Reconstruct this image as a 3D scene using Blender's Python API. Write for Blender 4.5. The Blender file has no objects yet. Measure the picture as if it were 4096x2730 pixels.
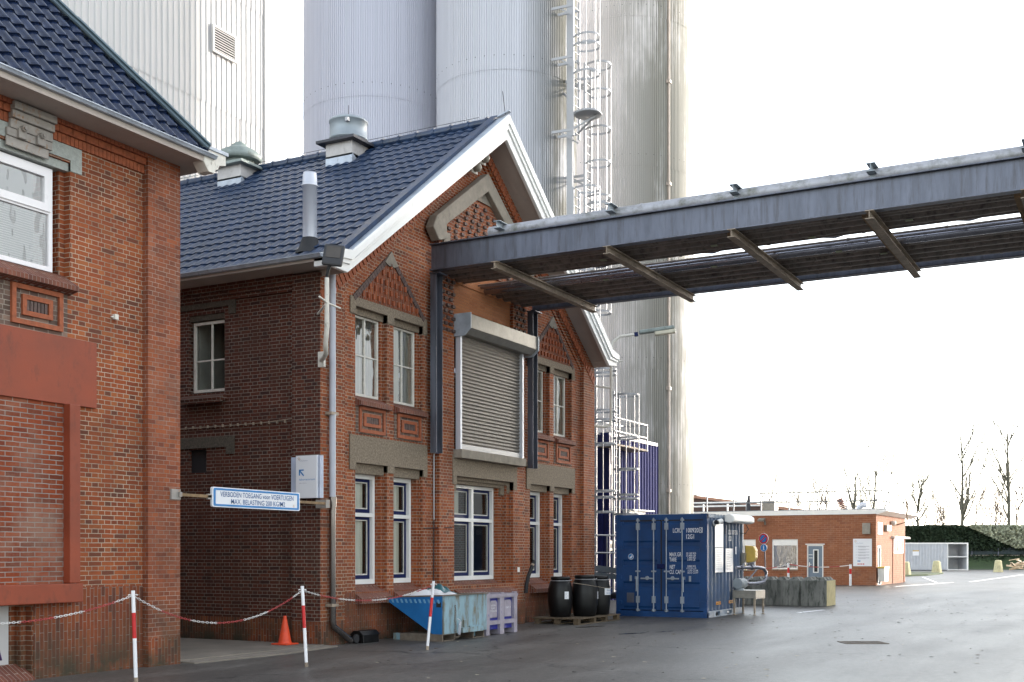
import bpy, bmesh, math, random
from mathutils import Vector, Matrix
from mathutils.geometry import tessellate_polygon
R=math.radians
C=bpy.context.scene.collection
rnd=random.Random(7)
# ---------------------------------------------------------------- camera, sky, sun, exposure
sc=bpy.context.scene
cam=bpy.data.objects.new('camera',bpy.data.cameras.new('camera'));C.objects.link(cam)
cam.location=(0,0,1.6);cam.rotation_euler=(R(90),0,R(28.4-90))
cam.data.sensor_width=36;cam.data.lens=36*4670/4096;cam.data.shift_y=850/4096
cam.data.clip_end=3000;sc.camera=cam
SUN_EL=12;SUN_DIR=Vector((.84,-.54,0)).normalized()
w=bpy.data.worlds.new('World');sc.world=w;w.use_nodes=True
nt=w.node_tree;bg=nt.nodes['Background']
sk=nt.nodes.new('ShaderNodeTexSky');sk.sky_type='NISHITA';sk.sun_disc=False
sk.sun_elevation=R(SUN_EL);sk.sun_rotation=math.atan2(SUN_DIR.x,SUN_DIR.y);sk.air_density=1.0;sk.dust_density=1.2;sk.ozone_density=1
hs=nt.nodes.new('ShaderNodeHueSaturation');hs.inputs['Saturation'].default_value=.38;hs.inputs['Value'].default_value=1.0
nt.links.new(sk.outputs[0],hs.inputs['Color']);nt.links.new(hs.outputs[0],bg.inputs[0]);bg.inputs[1].default_value=.15
sl=bpy.data.objects.new('sun',bpy.data.lights.new('sun','SUN'));C.objects.link(sl)
sl.data.energy=1.0;sl.data.angle=R(1.5);sl.data.color=(1,.93,.82)
sd=Vector((SUN_DIR.x*math.cos(R(SUN_EL)),SUN_DIR.y*math.cos(R(SUN_EL)),math.sin(R(SUN_EL))))
sl.rotation_euler=sd.to_track_quat('Z','Y').to_euler()
sc.view_settings.view_transform='Standard';sc.view_settings.look='None';sc.view_settings.gamma=1
sc.view_settings.exposure=2.35
# ---------------------------------------------------------------- mesh helpers
class MB:
    def __init__(s): s.v=[];s.f=[];s.m=[];s.sm=[]
    def add(s,vs,fs,mi=0,smooth=False):
        b=len(s.v);s.v+= [tuple(v) for v in vs]
        for f in fs: s.f.append([b+i for i in f]);s.m.append(mi);s.sm.append(smooth)
        return s
    def box(s,x0,x1,y0,y1,z0,z1,mi=0):
        vs=[(x,y,z) for x in(x0,x1) for y in(y0,y1) for z in(z0,z1)]
        return s.add(vs,[(0,1,3,2),(4,6,7,5),(0,4,5,1),(2,3,7,6),(0,2,6,4),(1,5,7,3)],mi)
    def obox(s,c,ax,h,mi=0):
        c=Vector(c);A=[Vector(a).normalized()*k for a,k in zip(ax,h)]
        vs=[c+A[0]*i+A[1]*j+A[2]*k for i in(-1,1) for j in(-1,1) for k in(-1,1)]
        return s.add(vs,[(0,1,3,2),(4,6,7,5),(0,4,5,1),(2,3,7,6),(0,2,6,4),(1,5,7,3)],mi)
    def beam(s,a,b,wd,ht,mi=0):
        a=Vector(a);b=Vector(b);d=(b-a);L=d.length;d.normalize()
        side=d.cross(Vector((0,0,1)));
        if side.length<1e-4: side=Vector((1,0,0))
        side.normalize();up=side.cross(d)
        return s.obox((a+b)/2,(d,side,up),(L/2,wd/2,ht/2),mi)
    def prism(s,pts,axis,a,b,mi=0):
        def P(p,t):
            return (t,p[0],p[1]) if axis=='X' else (p[0],t,p[1]) if axis=='Y' else (p[0],p[1],t)
        n=len(pts);vs=[P(p,a) for p in pts]+[P(p,b) for p in pts]
        tri=tessellate_polygon([[Vector((p[0],p[1],0)) for p in pts]])
        fs=[tuple(t) for t in tri]+[tuple(i+n for i in reversed(t)) for t in tri]
        fs+=[(i,(i+1)%n,(i+1)%n+n,i+n) for i in range(n)]
        return s.add(vs,fs,mi)
    def wall(s,outer,holes,axis,a,b,mi=0,mj=None):
        def P(p,t):
            return (t,p[0],p[1]) if axis=='X' else (p[0],t,p[1]) if axis=='Y' else (p[0],p[1],t)
        loops=[outer]+holes;flat=[p for l in loops for p in l];n=len(flat)
        tri=tessellate_polygon([[Vector((p[0],p[1],0)) for p in l] for l in loops])
        s.add([P(p,a) for p in flat]+[P(p,b) for p in flat],[tuple(t) for t in tri]+[tuple(i+n for i in reversed(t)) for t in tri],mi)
        for l in loops:
            k=len(l);s.add([P(p,a) for p in l]+[P(p,b) for p in l],[(i,(i+1)%k,(i+1)%k+k,i+k) for i in range(k)],mi if mj is None else mj)
        return s
    def tube(s,pts,r,seg=8,mi=0,smooth=True,caps=True):
        pts=[Vector(p) for p in pts];n=len(pts);rs=r if isinstance(r,(list,tuple)) else [r]*n
        vs=[];pr=None
        for i,p in enumerate(pts):
            d=(pts[min(i+1,n-1)]-pts[max(i-1,0)]).normalized()
            if pr is None:
                u=d.cross(Vector((0,0,1)))
                if u.length<.05: u=d.cross(Vector((1,0,0)))
            else: u=pr-d*pr.dot(d)
            u.normalize();pr=u;v=d.cross(u)
            for k in range(seg):
                a=2*math.pi*k/seg;vs.append(p+(u*math.cos(a)+v*math.sin(a))*rs[i])
        fs=[(i*seg+k,i*seg+(k+1)%seg,(i+1)*seg+(k+1)%seg,(i+1)*seg+k) for i in range(n-1) for k in range(seg)]
        s.add(vs,fs,mi,smooth)
        if caps: s.add([vs[k] for k in range(seg)],[tuple(range(seg))],mi);s.add([vs[(n-1)*seg+k] for k in range(seg)],[tuple(range(seg))],mi)
        return s
    def lathe(s,cx,cy,prof,seg=24,mi=0,smooth=True):
        vs=[(cx+r*math.cos(2*math.pi*k/seg),cy+r*math.sin(2*math.pi*k/seg),z) for r,z in prof for k in range(seg)]
        fs=[(i*seg+k,i*seg+(k+1)%seg,(i+1)*seg+(k+1)%seg,(i+1)*seg+k) for i in range(len(prof)-1) for k in range(seg)]
        s.add(vs,fs,mi,smooth)
        for i in(0,len(prof)-1):
            if prof[i][0]>1e-4: s.add([vs[i*seg+k] for k in range(seg)],[tuple(range(seg))],mi)
        return s
    def disc(s,c,n,r,t=.01,seg=24,mi=0,ry=None):
        c=Vector(c);n=Vector(n).normalized();u=n.cross(Vector((0,0,1)));
        if u.length<.01:u=Vector((1,0,0))
        u.normalize();v=u.cross(n);ry=ry or r
        vs=[c+n*o+u*math.cos(2*math.pi*k/seg)*r+v*math.sin(2*math.pi*k/seg)*ry for o in(0,t) for k in range(seg)]
        return s.add(vs,[tuple(range(seg)),tuple(range(seg,2*seg))]+[(k,(k+1)%seg,(k+1)%seg+seg,k+seg) for k in range(seg)],mi)
def obj(name,mb,mats,parent=None,bevel=0,norm=True):
    me=bpy.data.meshes.new(name);off=Vector((0,0,0));p=parent
    while p is not None: off+=p.location;p=p.parent
    me.from_pydata([tuple(Vector(v)-off) for v in mb.v],[],mb.f)
    if not isinstance(mats,(list,tuple)): mats=[mats]
    for m in mats: me.materials.append(m)
    me.polygons.foreach_set('material_index',mb.m);me.polygons.foreach_set('use_smooth',mb.sm)
    if norm:
        bm=bmesh.new();bm.from_mesh(me);bmesh.ops.recalc_face_normals(bm,faces=bm.faces);bm.to_mesh(me);bm.free()
    me.update()
    o=bpy.data.objects.new(name,me);C.objects.link(o)
    if parent: o.parent=parent
    if bevel:
        b=o.modifiers.new('bevel','BEVEL');b.width=bevel;b.segments=2;b.limit_method='ANGLE'
    return o
def thing(name,label,cat,loc=(0,0,0),group=None):
    o=bpy.data.objects.new(name,None);C.objects.link(o);o.location=loc;o['label']=label;o['category']=cat
    o.empty_display_size=.2
    if group:o['group']=group
    return o
def tag(o,label,cat,group=None):
    o['label']=label;o['category']=cat
    if group:o['group']=group
    return o
def struct(name,mb,m,**k):
    o=obj(name,mb,m,**k);o['kind']='structure';o['label']=name.replace('_',' ');return o
def dup(root,off,label=None):
    r=root.copy();C.objects.link(r);r.location=root.location+Vector(off)
    if label:r['label']=label
    for ch in list(root.children):
        c=ch.copy();C.objects.link(c);c.parent=r
        for g in ch.children:
            d=g.copy();C.objects.link(d);d.parent=c
    return r
def text(body,org,xd,yd,h,m,parent,width=None,name='lettering',align='LEFT',bold=0,shear=0,push=.003):
    cu=bpy.data.curves.new('t','FONT');cu.body=body;cu.size=1;cu.align_x=align;cu.offset=bold;cu.shear=shear;cu.resolution_u=3
    t=bpy.data.objects.new('t',cu);C.objects.link(t);bpy.context.view_layer.update()
    me=bpy.data.meshes.new_from_object(t.evaluated_get(bpy.context.evaluated_depsgraph_get()));bpy.data.objects.remove(t)
    xs=[v.co.x for v in me.vertices];k=h/.7
    kx=k if width is None or not xs else width/(max(xs)-min(xs))
    xd=Vector(xd).normalized();yd=Vector(yd).normalized();n=xd.cross(yd);org=Vector(org)
    off=Vector((0,0,0));p=parent
    while p is not None: off+=p.location;p=p.parent
    for v in me.vertices: v.co=org+xd*v.co.x*kx+yd*v.co.y*k+n*push-off
    me.materials.clear();me.materials.append(m)
    o=bpy.data.objects.new(name,me);C.objects.link(o);o.parent=parent
    return o
# ---------------------------------------------------------------- materials
def newmat(name):
    m=bpy.data.materials.new(name);m.use_nodes=True;return m,m.node_tree,m.node_tree.nodes['Principled BSDF']
def N(t,typ,**k):
    n=t.nodes.new(typ)
    for a,b in k.items(): setattr(n,a,b)
    return n
def ramp(t,src,stops):
    r=N(t,'ShaderNodeValToRGB');e=r.color_ramp.elements
    while len(e)<len(stops): e.new(.5)
    for i,(p,c) in enumerate(stops):
        e[i].position=p;e[i].color=(c[0],c[1],c[2],1) if hasattr(c,'__len__') else (c,c,c,1)
    t.links.new(src,r.inputs[0]);return r.outputs[0]
def mixc(t,fac,a,b,mode='MIX'):
    m=N(t,'ShaderNodeMix',data_type='RGBA',blend_type=mode)
    for i,x in ((0,fac),(6,a),(7,b)):
        if isinstance(x,(int,float)): m.inputs[i].default_value=x
        elif isinstance(x,(tuple,list)): m.inputs[i].default_value=(*x[:3],1)
        else: t.links.new(x,m.inputs[i])
    return m.outputs[2]
def pos(t,scale=(1,1,1)):
    g=N(t,'ShaderNodeNewGeometry');mp=N(t,'ShaderNodeMapping');mp.inputs['Scale'].default_value=scale
    t.links.new(g.outputs['Position'],mp.inputs[0]);return mp.outputs[0]
def noise(t,vec,sc=5,det=4,rough=.6):
    n=N(t,'ShaderNodeTexNoise');n.inputs['Scale'].default_value=sc;n.inputs['Detail'].default_value=det;n.inputs['Roughness'].default_value=rough
    if vec is not None:t.links.new(vec,n.inputs[0])
    return n.outputs[0]
def bump(t,p,h,st=.3,d=.02):
    b=N(t,'ShaderNodeBump');b.inputs['Strength'].default_value=st;b.inputs['Distance'].default_value=d
    t.links.new(h,b.inputs['Height']);t.links.new(b.outputs[0],p.inputs['Normal'])
def nm(name,col,rough=.6,metal=0,var=.25,sc=3,bmp=0,bsc=60,dirt=None,dirtlo=.55,dirthi=.75,stretch=(1,1,1),rvar=.1,spec=.5):
    m,t,p=newmat(name);v=pos(t,stretch);n=noise(t,v,sc,6)
    c=mixc(t,ramp(t,n,[(.3,0),(.7,1)]),tuple(x*(1-var) for x in col),tuple(min(1,x*(1+var*.6)) for x in col))
    if dirt:
        v2=pos(t,(stretch[0]*1.7,stretch[1]*1.7,stretch[2]*.8));n2=noise(t,v2,sc*1.3+1,8,.7)
        c=mixc(t,ramp(t,n2,[(dirtlo,0),(dirthi,1)]),c,dirt)
    t.links.new(c,p.inputs['Base Color']);p.inputs['Metallic'].default_value=metal;p.inputs['Specular IOR Level'].default_value=spec
    mr=N(t,'ShaderNodeMapRange');mr.inputs[3].default_value=max(0,rough-rvar);mr.inputs[4].default_value=min(1,rough+rvar)
    t.links.new(n,mr.inputs[0]);t.links.new(mr.outputs[0],p.inputs['Roughness'])
    if bmp: bump(t,p,noise(t,pos(t),bsc,4),bmp,.01)
    return m
def brick(name,cols,mortar=(.45,.37,.28),bw=.22,bh=.0625,ms=.0105,soldier=False,squash=.5,grime=(.075,.035,.022),glo=.42,ghi=.8,ox=0,oz=0,zdirt=0,pale=0):
    m,t,p=newmat(name);g=N(t,'ShaderNodeNewGeometry');sp=N(t,'ShaderNodeSeparateXYZ');sn=N(t,'ShaderNodeSeparateXYZ')
    t.links.new(g.outputs['Position'],sp.inputs[0]);t.links.new(g.outputs['True Normal'],sn.inputs[0])
    ab=N(t,'ShaderNodeMath',operation='ABSOLUTE');t.links.new(sn.outputs[0],ab.inputs[0])
    gt=N(t,'ShaderNodeMath',operation='GREATER_THAN');t.links.new(ab.outputs[0],gt.inputs[0]);gt.inputs[1].default_value=.7
    mx=N(t,'ShaderNodeMix');mx.data_type='FLOAT';t.links.new(gt.outputs[0],mx.inputs[0]);t.links.new(sp.outputs[0],mx.inputs[2]);t.links.new(sp.outputs[1],mx.inputs[3])
    cb=N(t,'ShaderNodeCombineXYZ')
    a,b=(1,0) if soldier else (0,1)
    t.links.new(mx.outputs[0],cb.inputs[a]);t.links.new(sp.outputs[2],cb.inputs[b])
    # slight unevenness of the courses
    wn=N(t,'ShaderNodeTexNoise');wn.inputs['Scale'].default_value=6;t.links.new(g.outputs['Position'],wn.inputs[0])
    vm=N(t,'ShaderNodeVectorMath',operation='MULTIPLY_ADD');t.links.new(wn.outputs['Color'],vm.inputs[0]);vm.inputs[1].default_value=(.012,.012,0);t.links.new(cb.outputs[0],vm.inputs[2])
    ad=N(t,'ShaderNodeVectorMath',operation='ADD');t.links.new(vm.outputs[0],ad.inputs[0]);ad.inputs[1].default_value=(40+ox,20+oz,0)
    bt=N(t,'ShaderNodeTexBrick');bt.offset=.5;bt.offset_frequency=2;bt.squash=squash;bt.squash_frequency=2
    t.links.new(ad.outputs[0],bt.inputs['Vector']);bt.inputs['Color1'].default_value=(0,0,0,1);bt.inputs['Color2'].default_value=(1,1,1,1);bt.inputs['Mortar'].default_value=(.5,.5,.5,1)
    bt.inputs['Scale'].default_value=1;bt.inputs['Mortar Size'].default_value=ms/2;bt.inputs['Mortar Smooth'].default_value=.15;bt.inputs['Brick Width'].default_value=bw;bt.inputs['Row Height'].default_value=bh
    k=len(cols);bc=ramp(t,bt.outputs['Color'],[(i/(k-1)*.96+.02,c) for i,c in enumerate(cols)])
    n1=noise(t,pos(t),1.1,6,.65);bc=mixc(t,ramp(t,n1,[(glo,0),(ghi,.75)]),bc,grime)
    n3=noise(t,pos(t),35,3);bc=mixc(t,.35,bc,mixc(t,1.0,bc,n3,'MULTIPLY'))
    mo=mixc(t,ramp(t,noise(t,pos(t),2.3,5),[(.35,0),(.65,1)]),mortar,tuple(x*.5 for x in mortar))
    c=mixc(t,bt.outputs['Fac'],bc,mo)
    if pale:
        c=mixc(t,ramp(t,noise(t,pos(t),.8,6,.7),[(.5,0),(.8,pale)]),c,(.3,.23,.18))
    if zdirt:
        mr=N(t,'ShaderNodeMapRange');mr.inputs[1].default_value=zdirt;mr.inputs[2].default_value=.05;t.links.new(sp.outputs[2],mr.inputs[0])
        mu=N(t,'ShaderNodeMath',operation='MULTIPLY');t.links.new(mr.outputs[0],mu.inputs[0]);t.links.new(ramp(t,noise(t,pos(t),2,6),[(.3,0),(.6,1)]),mu.inputs[1])
        c=mixc(t,mu.outputs[0],c,(.045,.04,.025))
    t.links.new(c,p.inputs['Base Color']);p.inputs['Roughness'].default_value=.82;p.inputs['Specular IOR Level'].default_value=.3
    inv=N(t,'ShaderNodeMath',operation='SUBTRACT');inv.inputs[0].default_value=1;t.links.new(bt.outputs['Fac'],inv.inputs[1])
    sm=N(t,'ShaderNodeMath',operation='MULTIPLY_ADD');t.links.new(n3,sm.inputs[0]);sm.inputs[1].default_value=.4;t.links.new(inv.outputs[0],sm.inputs[2])
    bump(t,p,sm.outputs[0],.6,.008);return m
RED=[(.17,.055,.03),(.3,.066,.022),(.34,.08,.025),(.4,.103,.03),(.32,.072,.024),(.36,.092,.027),(.43,.13,.042)]
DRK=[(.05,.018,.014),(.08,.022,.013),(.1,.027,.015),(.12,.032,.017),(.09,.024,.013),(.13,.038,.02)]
M={}
M['brick']=brick('brick_red',RED,zdirt=.9)
M['brick_sol']=brick('brick_soldier',[(x*.8,y*.8,z*.85) for x,y,z in RED],soldier=True,zdirt=.9,mortar=(.3,.25,.21),ms=.008,squash=1)
M['brick_dark']=brick('brick_shade',DRK,mortar=(.28,.24,.2),zdirt=.5)  # darker copy of the brick, alley shade put into its colours
M['brick_pil']=brick('brick_repaired',[(.22,.06,.03),(.34,.09,.035),(.4,.11,.04),(.3,.08,.035),(.36,.12,.06)],mortar=(.36,.3,.25),ms=.007,zdirt=.9,pale=.35)
M['brick_new']=brick('brick_infill',[(.2,.04,.016),(.29,.058,.018),(.25,.05,.016),(.32,.07,.022),(.17,.042,.02)],mortar=(.33,.3,.27),squash=1,ms=.012,pale=.75,glo=.65)
M['brick_org']=brick('brick_orange',[(.4,.14,.05),(.5,.19,.07),(.44,.16,.06)],mortar=(.36,.2,.11),squash=1,ms=.006,glo=.7,ghi=1)
M['brick_panel']=brick('brick_panel',[(.12,.08,.06),(.2,.13,.1),(.1,.06,.05),(.3,.2,.15)],mortar=(.4,.34,.28),squash=.6)
M['brick_low']=brick('brick_low',[(.28,.1,.05),(.34,.13,.065),(.31,.115,.055),(.38,.15,.075)],mortar=(.42,.24,.15),bw=.3,bh=.105,ms=.014,squash=1,glo=.6,grime=(.12,.07,.05),pale=.3)
M['brk_hi']=nm('brick_bright',(.33,.09,.036),.8,var=.35,sc=14,bmp=.3)
M['brk_dk']=nm('brick_purple_dark',(.11,.07,.06),.75,var=.5,sc=12,bmp=.3)
M['brk_sill']=brick('brick_sill',[(.2,.07,.045),(.26,.09,.055),(.17,.06,.045)],mortar=(.4,.33,.28),bw=.2,bh=.06,ms=.006,soldier=True,squash=1)
M['stone']=nm('rough_concrete',(.25,.2,.145),.95,var=.5,sc=30,bmp=1,bsc=70,dirt=(.12,.09,.06),dirtlo=.5,dirthi=.7)
M['stone_s']=nm('smooth_stone',(.27,.235,.19),.9,var=.25,sc=5,bmp=.4,bsc=40,dirt=(.17,.15,.12))
M['grey_lint']=nm('grey_lintel',(.38,.4,.37),.9,var=.2,sc=25,bmp=.7,bsc=60)
M['steel_an']=nm('anchor_plate',(.34,.31,.28),.6,var=.25,sc=6,dirt=(.3,.15,.07),dirtlo=.56,dirthi=.66)
M['white']=nm('white_paint',(.82,.81,.78),.45,var=.05,dirt=(.6,.58,.53),dirtlo=.62,dirthi=.8)
M['white_old']=nm('white_old_paint',(.68,.65,.58),.6,var=.15,dirt=(.3,.27,.22),sc=6,dirtlo=.58,dirthi=.7)
M['pvc']=nm('white_pvc',(.85,.83,.84),.3,var=.03)
M['soffit']=nm('soffit_paint',(.42,.36,.315),.7,var=.1,sc=2,bmp=.2,dirt=(.35,.31,.28))
M['zinc']=nm('zinc',(.42,.46,.52),.4,metal=.25,var=.25,sc=4,dirt=(.15,.16,.17),dirtlo=.6)
M['zinc_lt']=nm('light_zinc',(.62,.64,.7),.4,metal=.3,var=.12,stretch=(1,1,.3))
M['galv']=nm('galvanised_girder',(.12,.13,.165),.45,metal=.45,var=.35,sc=2.2,stretch=(1,1.6,.35),dirt=(.07,.07,.08),dirtlo=.48,dirthi=.7,bmp=.05,bsc=150)
M['galv_w']=nm('weathered_beam',(.36,.29,.22),.65,metal=.2,var=.35,sc=5,dirt=(.09,.07,.05))
M['dark_steel']=nm('dark_steel',(.055,.055,.065),.55,metal=.4,var=.3)
M['pipe_d']=nm('lagged_pipe',(.22,.185,.16),.5,metal=.3,var=.35,sc=3,dirt=(.04,.03,.025),dirtlo=.5)
M['pipe_s']=nm('steel_pipe',(.32,.32,.36),.25,metal=.9,var=.2)
M['pipe_m']=nm('mossy_pipe',(.4,.4,.43),.5,metal=.25,var=.2,sc=2.2,stretch=(1,.45,1),dirt=(.13,.13,.1),dirtlo=.46,dirthi=.7)
M['wood_p']=nm('pallet_wood',(.12,.085,.05),.85,var=.4,sc=8)
M['wood']=nm('old_timber',(.26,.17,.09),.85,var=.4,sc=8)
M['alu']=nm('aluminium',(.36,.36,.37),.42,metal=.25,var=.08)
M['shutter']=nm('shutter_slats',(.15,.13,.108),.45,metal=.25,var=.2,sc=2.5,stretch=(1,1,.6))
M['shbox']=nm('shutter_box',(.29,.27,.235),.42,metal=.5,var=.2,sc=6,dirt=(.22,.2,.15))
M['blue']=nm('navy_paint',(.003,.01,.07),.5,var=.15,spec=.25)
M['black']=nm('black_plastic',(.004,.004,.0045),.42,spec=.35,var=.3,bmp=.1)
M['rubber']=nm('rubber',(.018,.018,.02),.7)
M['room']=nm('room_dark',(.1,.09,.07),.9)
M['room_w']=nm('room_tiles',(.35,.34,.3),.8)
M['curtain']=nm('curtain',(.8,.77,.68),.8,var=.1,sc=6,stretch=(6,6,.4))
M['redpaint']=nm('red_oxide_paint',(.25,.046,.016),.6,var=.2,sc=2,bmp=.15,dirt=(.11,.026,.013),dirtlo=.55,dirthi=.8)
M['sheet_w']=nm('offwhite_panel',(.5,.49,.48),.6,var=.06,sc=3)
M['red']=nm('signal_red',(.55,.012,.015),.4,var=.15,sc=10)
M['postw']=nm('post_white',(.8,.8,.82),.45,var=.05,sc=12,dirt=(.5,.48,.45),dirtlo=.66)
M['chain_r']=nm('chain_red',(.42,.05,.05),.5);M['chain_w']=nm('chain_white',(.72,.7,.68),.5)
M['cone']=nm('cone_orange',(.72,.07,.02),.55,var=.2,sc=8)
M['skipb']=nm('skip_blue',(.008,.13,.36),.45,var=.18,sc=2)
M['skipg']=nm('skip_worn_lit',(.22,.36,.43),.6,var=.3,sc=2.5,stretch=(1,1,.5),dirt=(.14,.13,.09),dirtlo=.46,dirthi=.6)  # same blue as lit on the yard side, light put into colour, with wear
M['rust']=nm('rusty_steel',(.17,.14,.11),.7,metal=.3,var=.4,sc=8,dirt=(.12,.05,.03))
M['crate']=nm('lilac_plastic',(.33,.3,.36),.6,var=.25,sc=5,dirt=(.06,.05,.3),dirtlo=.62,dirthi=.74)
M['crateb']=nm('crate_blue',(.02,.025,.28),.5,var=.2)
M['cblue']=nm('container_blue',(.002,.043,.155),.5,var=.3,sc=2)
M['cside']=nm('container_blue_lit',(.085,.125,.21),.6,spec=.25,var=.25,sc=2,stretch=(1,1,.5),dirt=(.17,.19,.22),dirtlo=.48,dirthi=.66)  # container blue made paler, the side's brighter light put into its colour
M['bin_b']=nm('unit_dark_blue',(.012,.016,.1),.45,var=.2);M['bin_l']=nm('unit_blue_lit',(.05,.052,.14),.75,var=.15,spec=.04)  # one paint in two tones, light and shade put into the colours
M['ink']=nm('white_lettering',(.75,.76,.8),.6,var=.1,sc=20)
M['inkb']=nm('blue_lettering',(.02,.1,.28),.5);M['inkm']=nm('mid_blue_print',(.02,.2,.5),.5);M['inkg']=nm('grey_print',(.35,.35,.4),.6)
M['signw']=nm('sign_white',(.76,.77,.8),.35,var=.03);M['signside']=nm('sign_side',(.45,.5,.62),.4)
M['orange']=nm('orange_sticker',(.75,.3,.02),.5);M['yellow']=nm('yellow_housing',(.6,.4,.08),.45,var=.2)
M['star1']=nm('print_red',(.6,.1,.1),.5);M['star2']=nm('print_green',(.15,.4,.15),.5)
M['copper']=nm('verdigris',(.26,.3,.28),.6,metal=.2,var=.3,sc=4,dirt=(.12,.13,.1))
M['vent']=nm('vent_panel',(.55,.52,.5),.55,var=.15,sc=3,dirt=(.3,.27,.25));M['ventg']=nm('vent_grey',(.3,.34,.37),.45,metal=.2,var=.12)
M['lead']=nm('lead_flashing',(.34,.36,.4),.5,metal=.3,var=.3,sc=7)
M['conc']=nm('concrete_block',(.2,.2,.18),.9,var=.4,sc=3,bmp=.6,bsc=30,stretch=(1,1,.4),dirt=(.06,.065,.055),dirtlo=.48,dirthi=.62)
M['conc_lit']=nm('block_end_sunlit',(.6,.52,.28),.9,var=.15,sc=5,bmp=.3)  # yellow tone is sunlight put into the concrete colour
M['slab']=nm('path_concrete',(.2,.175,.145),.85,var=.25,sc=2,bmp=.3,bsc=40)
M['tile']=nm('roof_tile',(.016,.036,.084),.33,spec=.5,var=.5,sc=5,bmp=.06,bsc=120,dirt=(.045,.055,.08),dirtlo=.55,dirthi=.75,rvar=.1)
M['tile_g']=nm('glazed_tile',(.01,.02,.055),.2,var=.5,sc=6,dirt=(.03,.035,.035),dirtlo=.62,dirthi=.8,rvar=.06)
M['hip']=nm('hip_zinc',(.14,.19,.22),.4,metal=.3,var=.2,sc=2)
M['grass']=nm('grass',(.03,.055,.014),.9,var=.4,sc=3);M['leaf']=nm('hedge_leaf',(.028,.045,.024),.7,spec=.2,var=.5,sc=2);M['leaf_l']=nm('sunlit_leaf',(.4,.42,.3),.5,var=.5,sc=3)  # the paler leaf carries sunlight on the hedge in its colour
M['bark']=nm('bark',(.14,.13,.1),.9,var=.4,sc=3);M['twig']=nm('twigs',(.09,.055,.04),.9)
M['brownclad']=nm('brown_cladding',(.075,.04,.03),.7,var=.1,sc=.5,stretch=(6,6,.1))
M['greydoor']=nm('grey_blue_door',(.16,.21,.27),.5,var=.08)
def cladding(name,base,rough,streaky,gdir=None,g0=0,g1=1,metal=.35):
    m,t,p=newmat(name);v=pos(t,(7,7,.12));n=noise(t,v,1,6,.7)
    c=mixc(t,ramp(t,n,[(.3,0),(.7,1)]),tuple(x*.92 for x in base),tuple(x*1.04 for x in base))
    if gdir:
        g=N(t,'ShaderNodeNewGeometry');d=N(t,'ShaderNodeVectorMath',operation='DOT_PRODUCT');t.links.new(g.outputs['Position'],d.inputs[0]);d.inputs[1].default_value=gdir
        mr=N(t,'ShaderNodeMapRange');mr.inputs[1].default_value=g0;mr.inputs[2].default_value=g1;t.links.new(d.outputs['Value'],mr.inputs[0])
        n2=noise(t,pos(t,(11,11,.12)),1.6,8,.75);n3=noise(t,pos(t,(.6,.6,.25)),1,4)
        a=N(t,'ShaderNodeMath',operation='ADD');t.links.new(n2,a.inputs[0]);t.links.new(n3,a.inputs[1])
        mu=N(t,'ShaderNodeMath',operation='MULTIPLY');t.links.new(ramp(t,a.outputs[0],[(.85/2+.42,0),(.99,1)]),mu.inputs[0]);
        mu.inputs[0].default_value=0
        rr=ramp(t,a.outputs[0],[(.74,0),(.98,1)]) ;t.links.new(rr,mu.inputs[0]);t.links.new(mr.outputs[0],mu.inputs[1])
        c=mixc(t,mu.outputs[0],c,streaky)
    t.links.new(c,p.inputs['Base Color']);p.inputs['Roughness'].default_value=rough;p.inputs['Metallic'].default_value=metal;p.inputs['Specular IOR Level'].default_value=.2
    return m
CL,SL=math.cos(R(28.4)),math.sin(R(28.4)) # camera right = (SL,-CL)
M['silo1']=cladding('silo_cladding_a',(.6,.605,.68),.55,(.2,.22,.2),metal=.05)
M['silo2']=cladding('silo_cladding_b',(.63,.635,.68),.55,(.1,.1,.075),(SL,-CL,0),0.2,1.7,metal=.05)
M['silo3']=cladding('silo_cladding_c',(.84,.81,.8),.6,(.3,.29,.255),(SL,-CL,0),2.6,5.6,metal=.05)
M['tower']=cladding('tower_cladding',(.62,.61,.6),.5,(.4,.4,.38),metal=.0)
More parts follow.
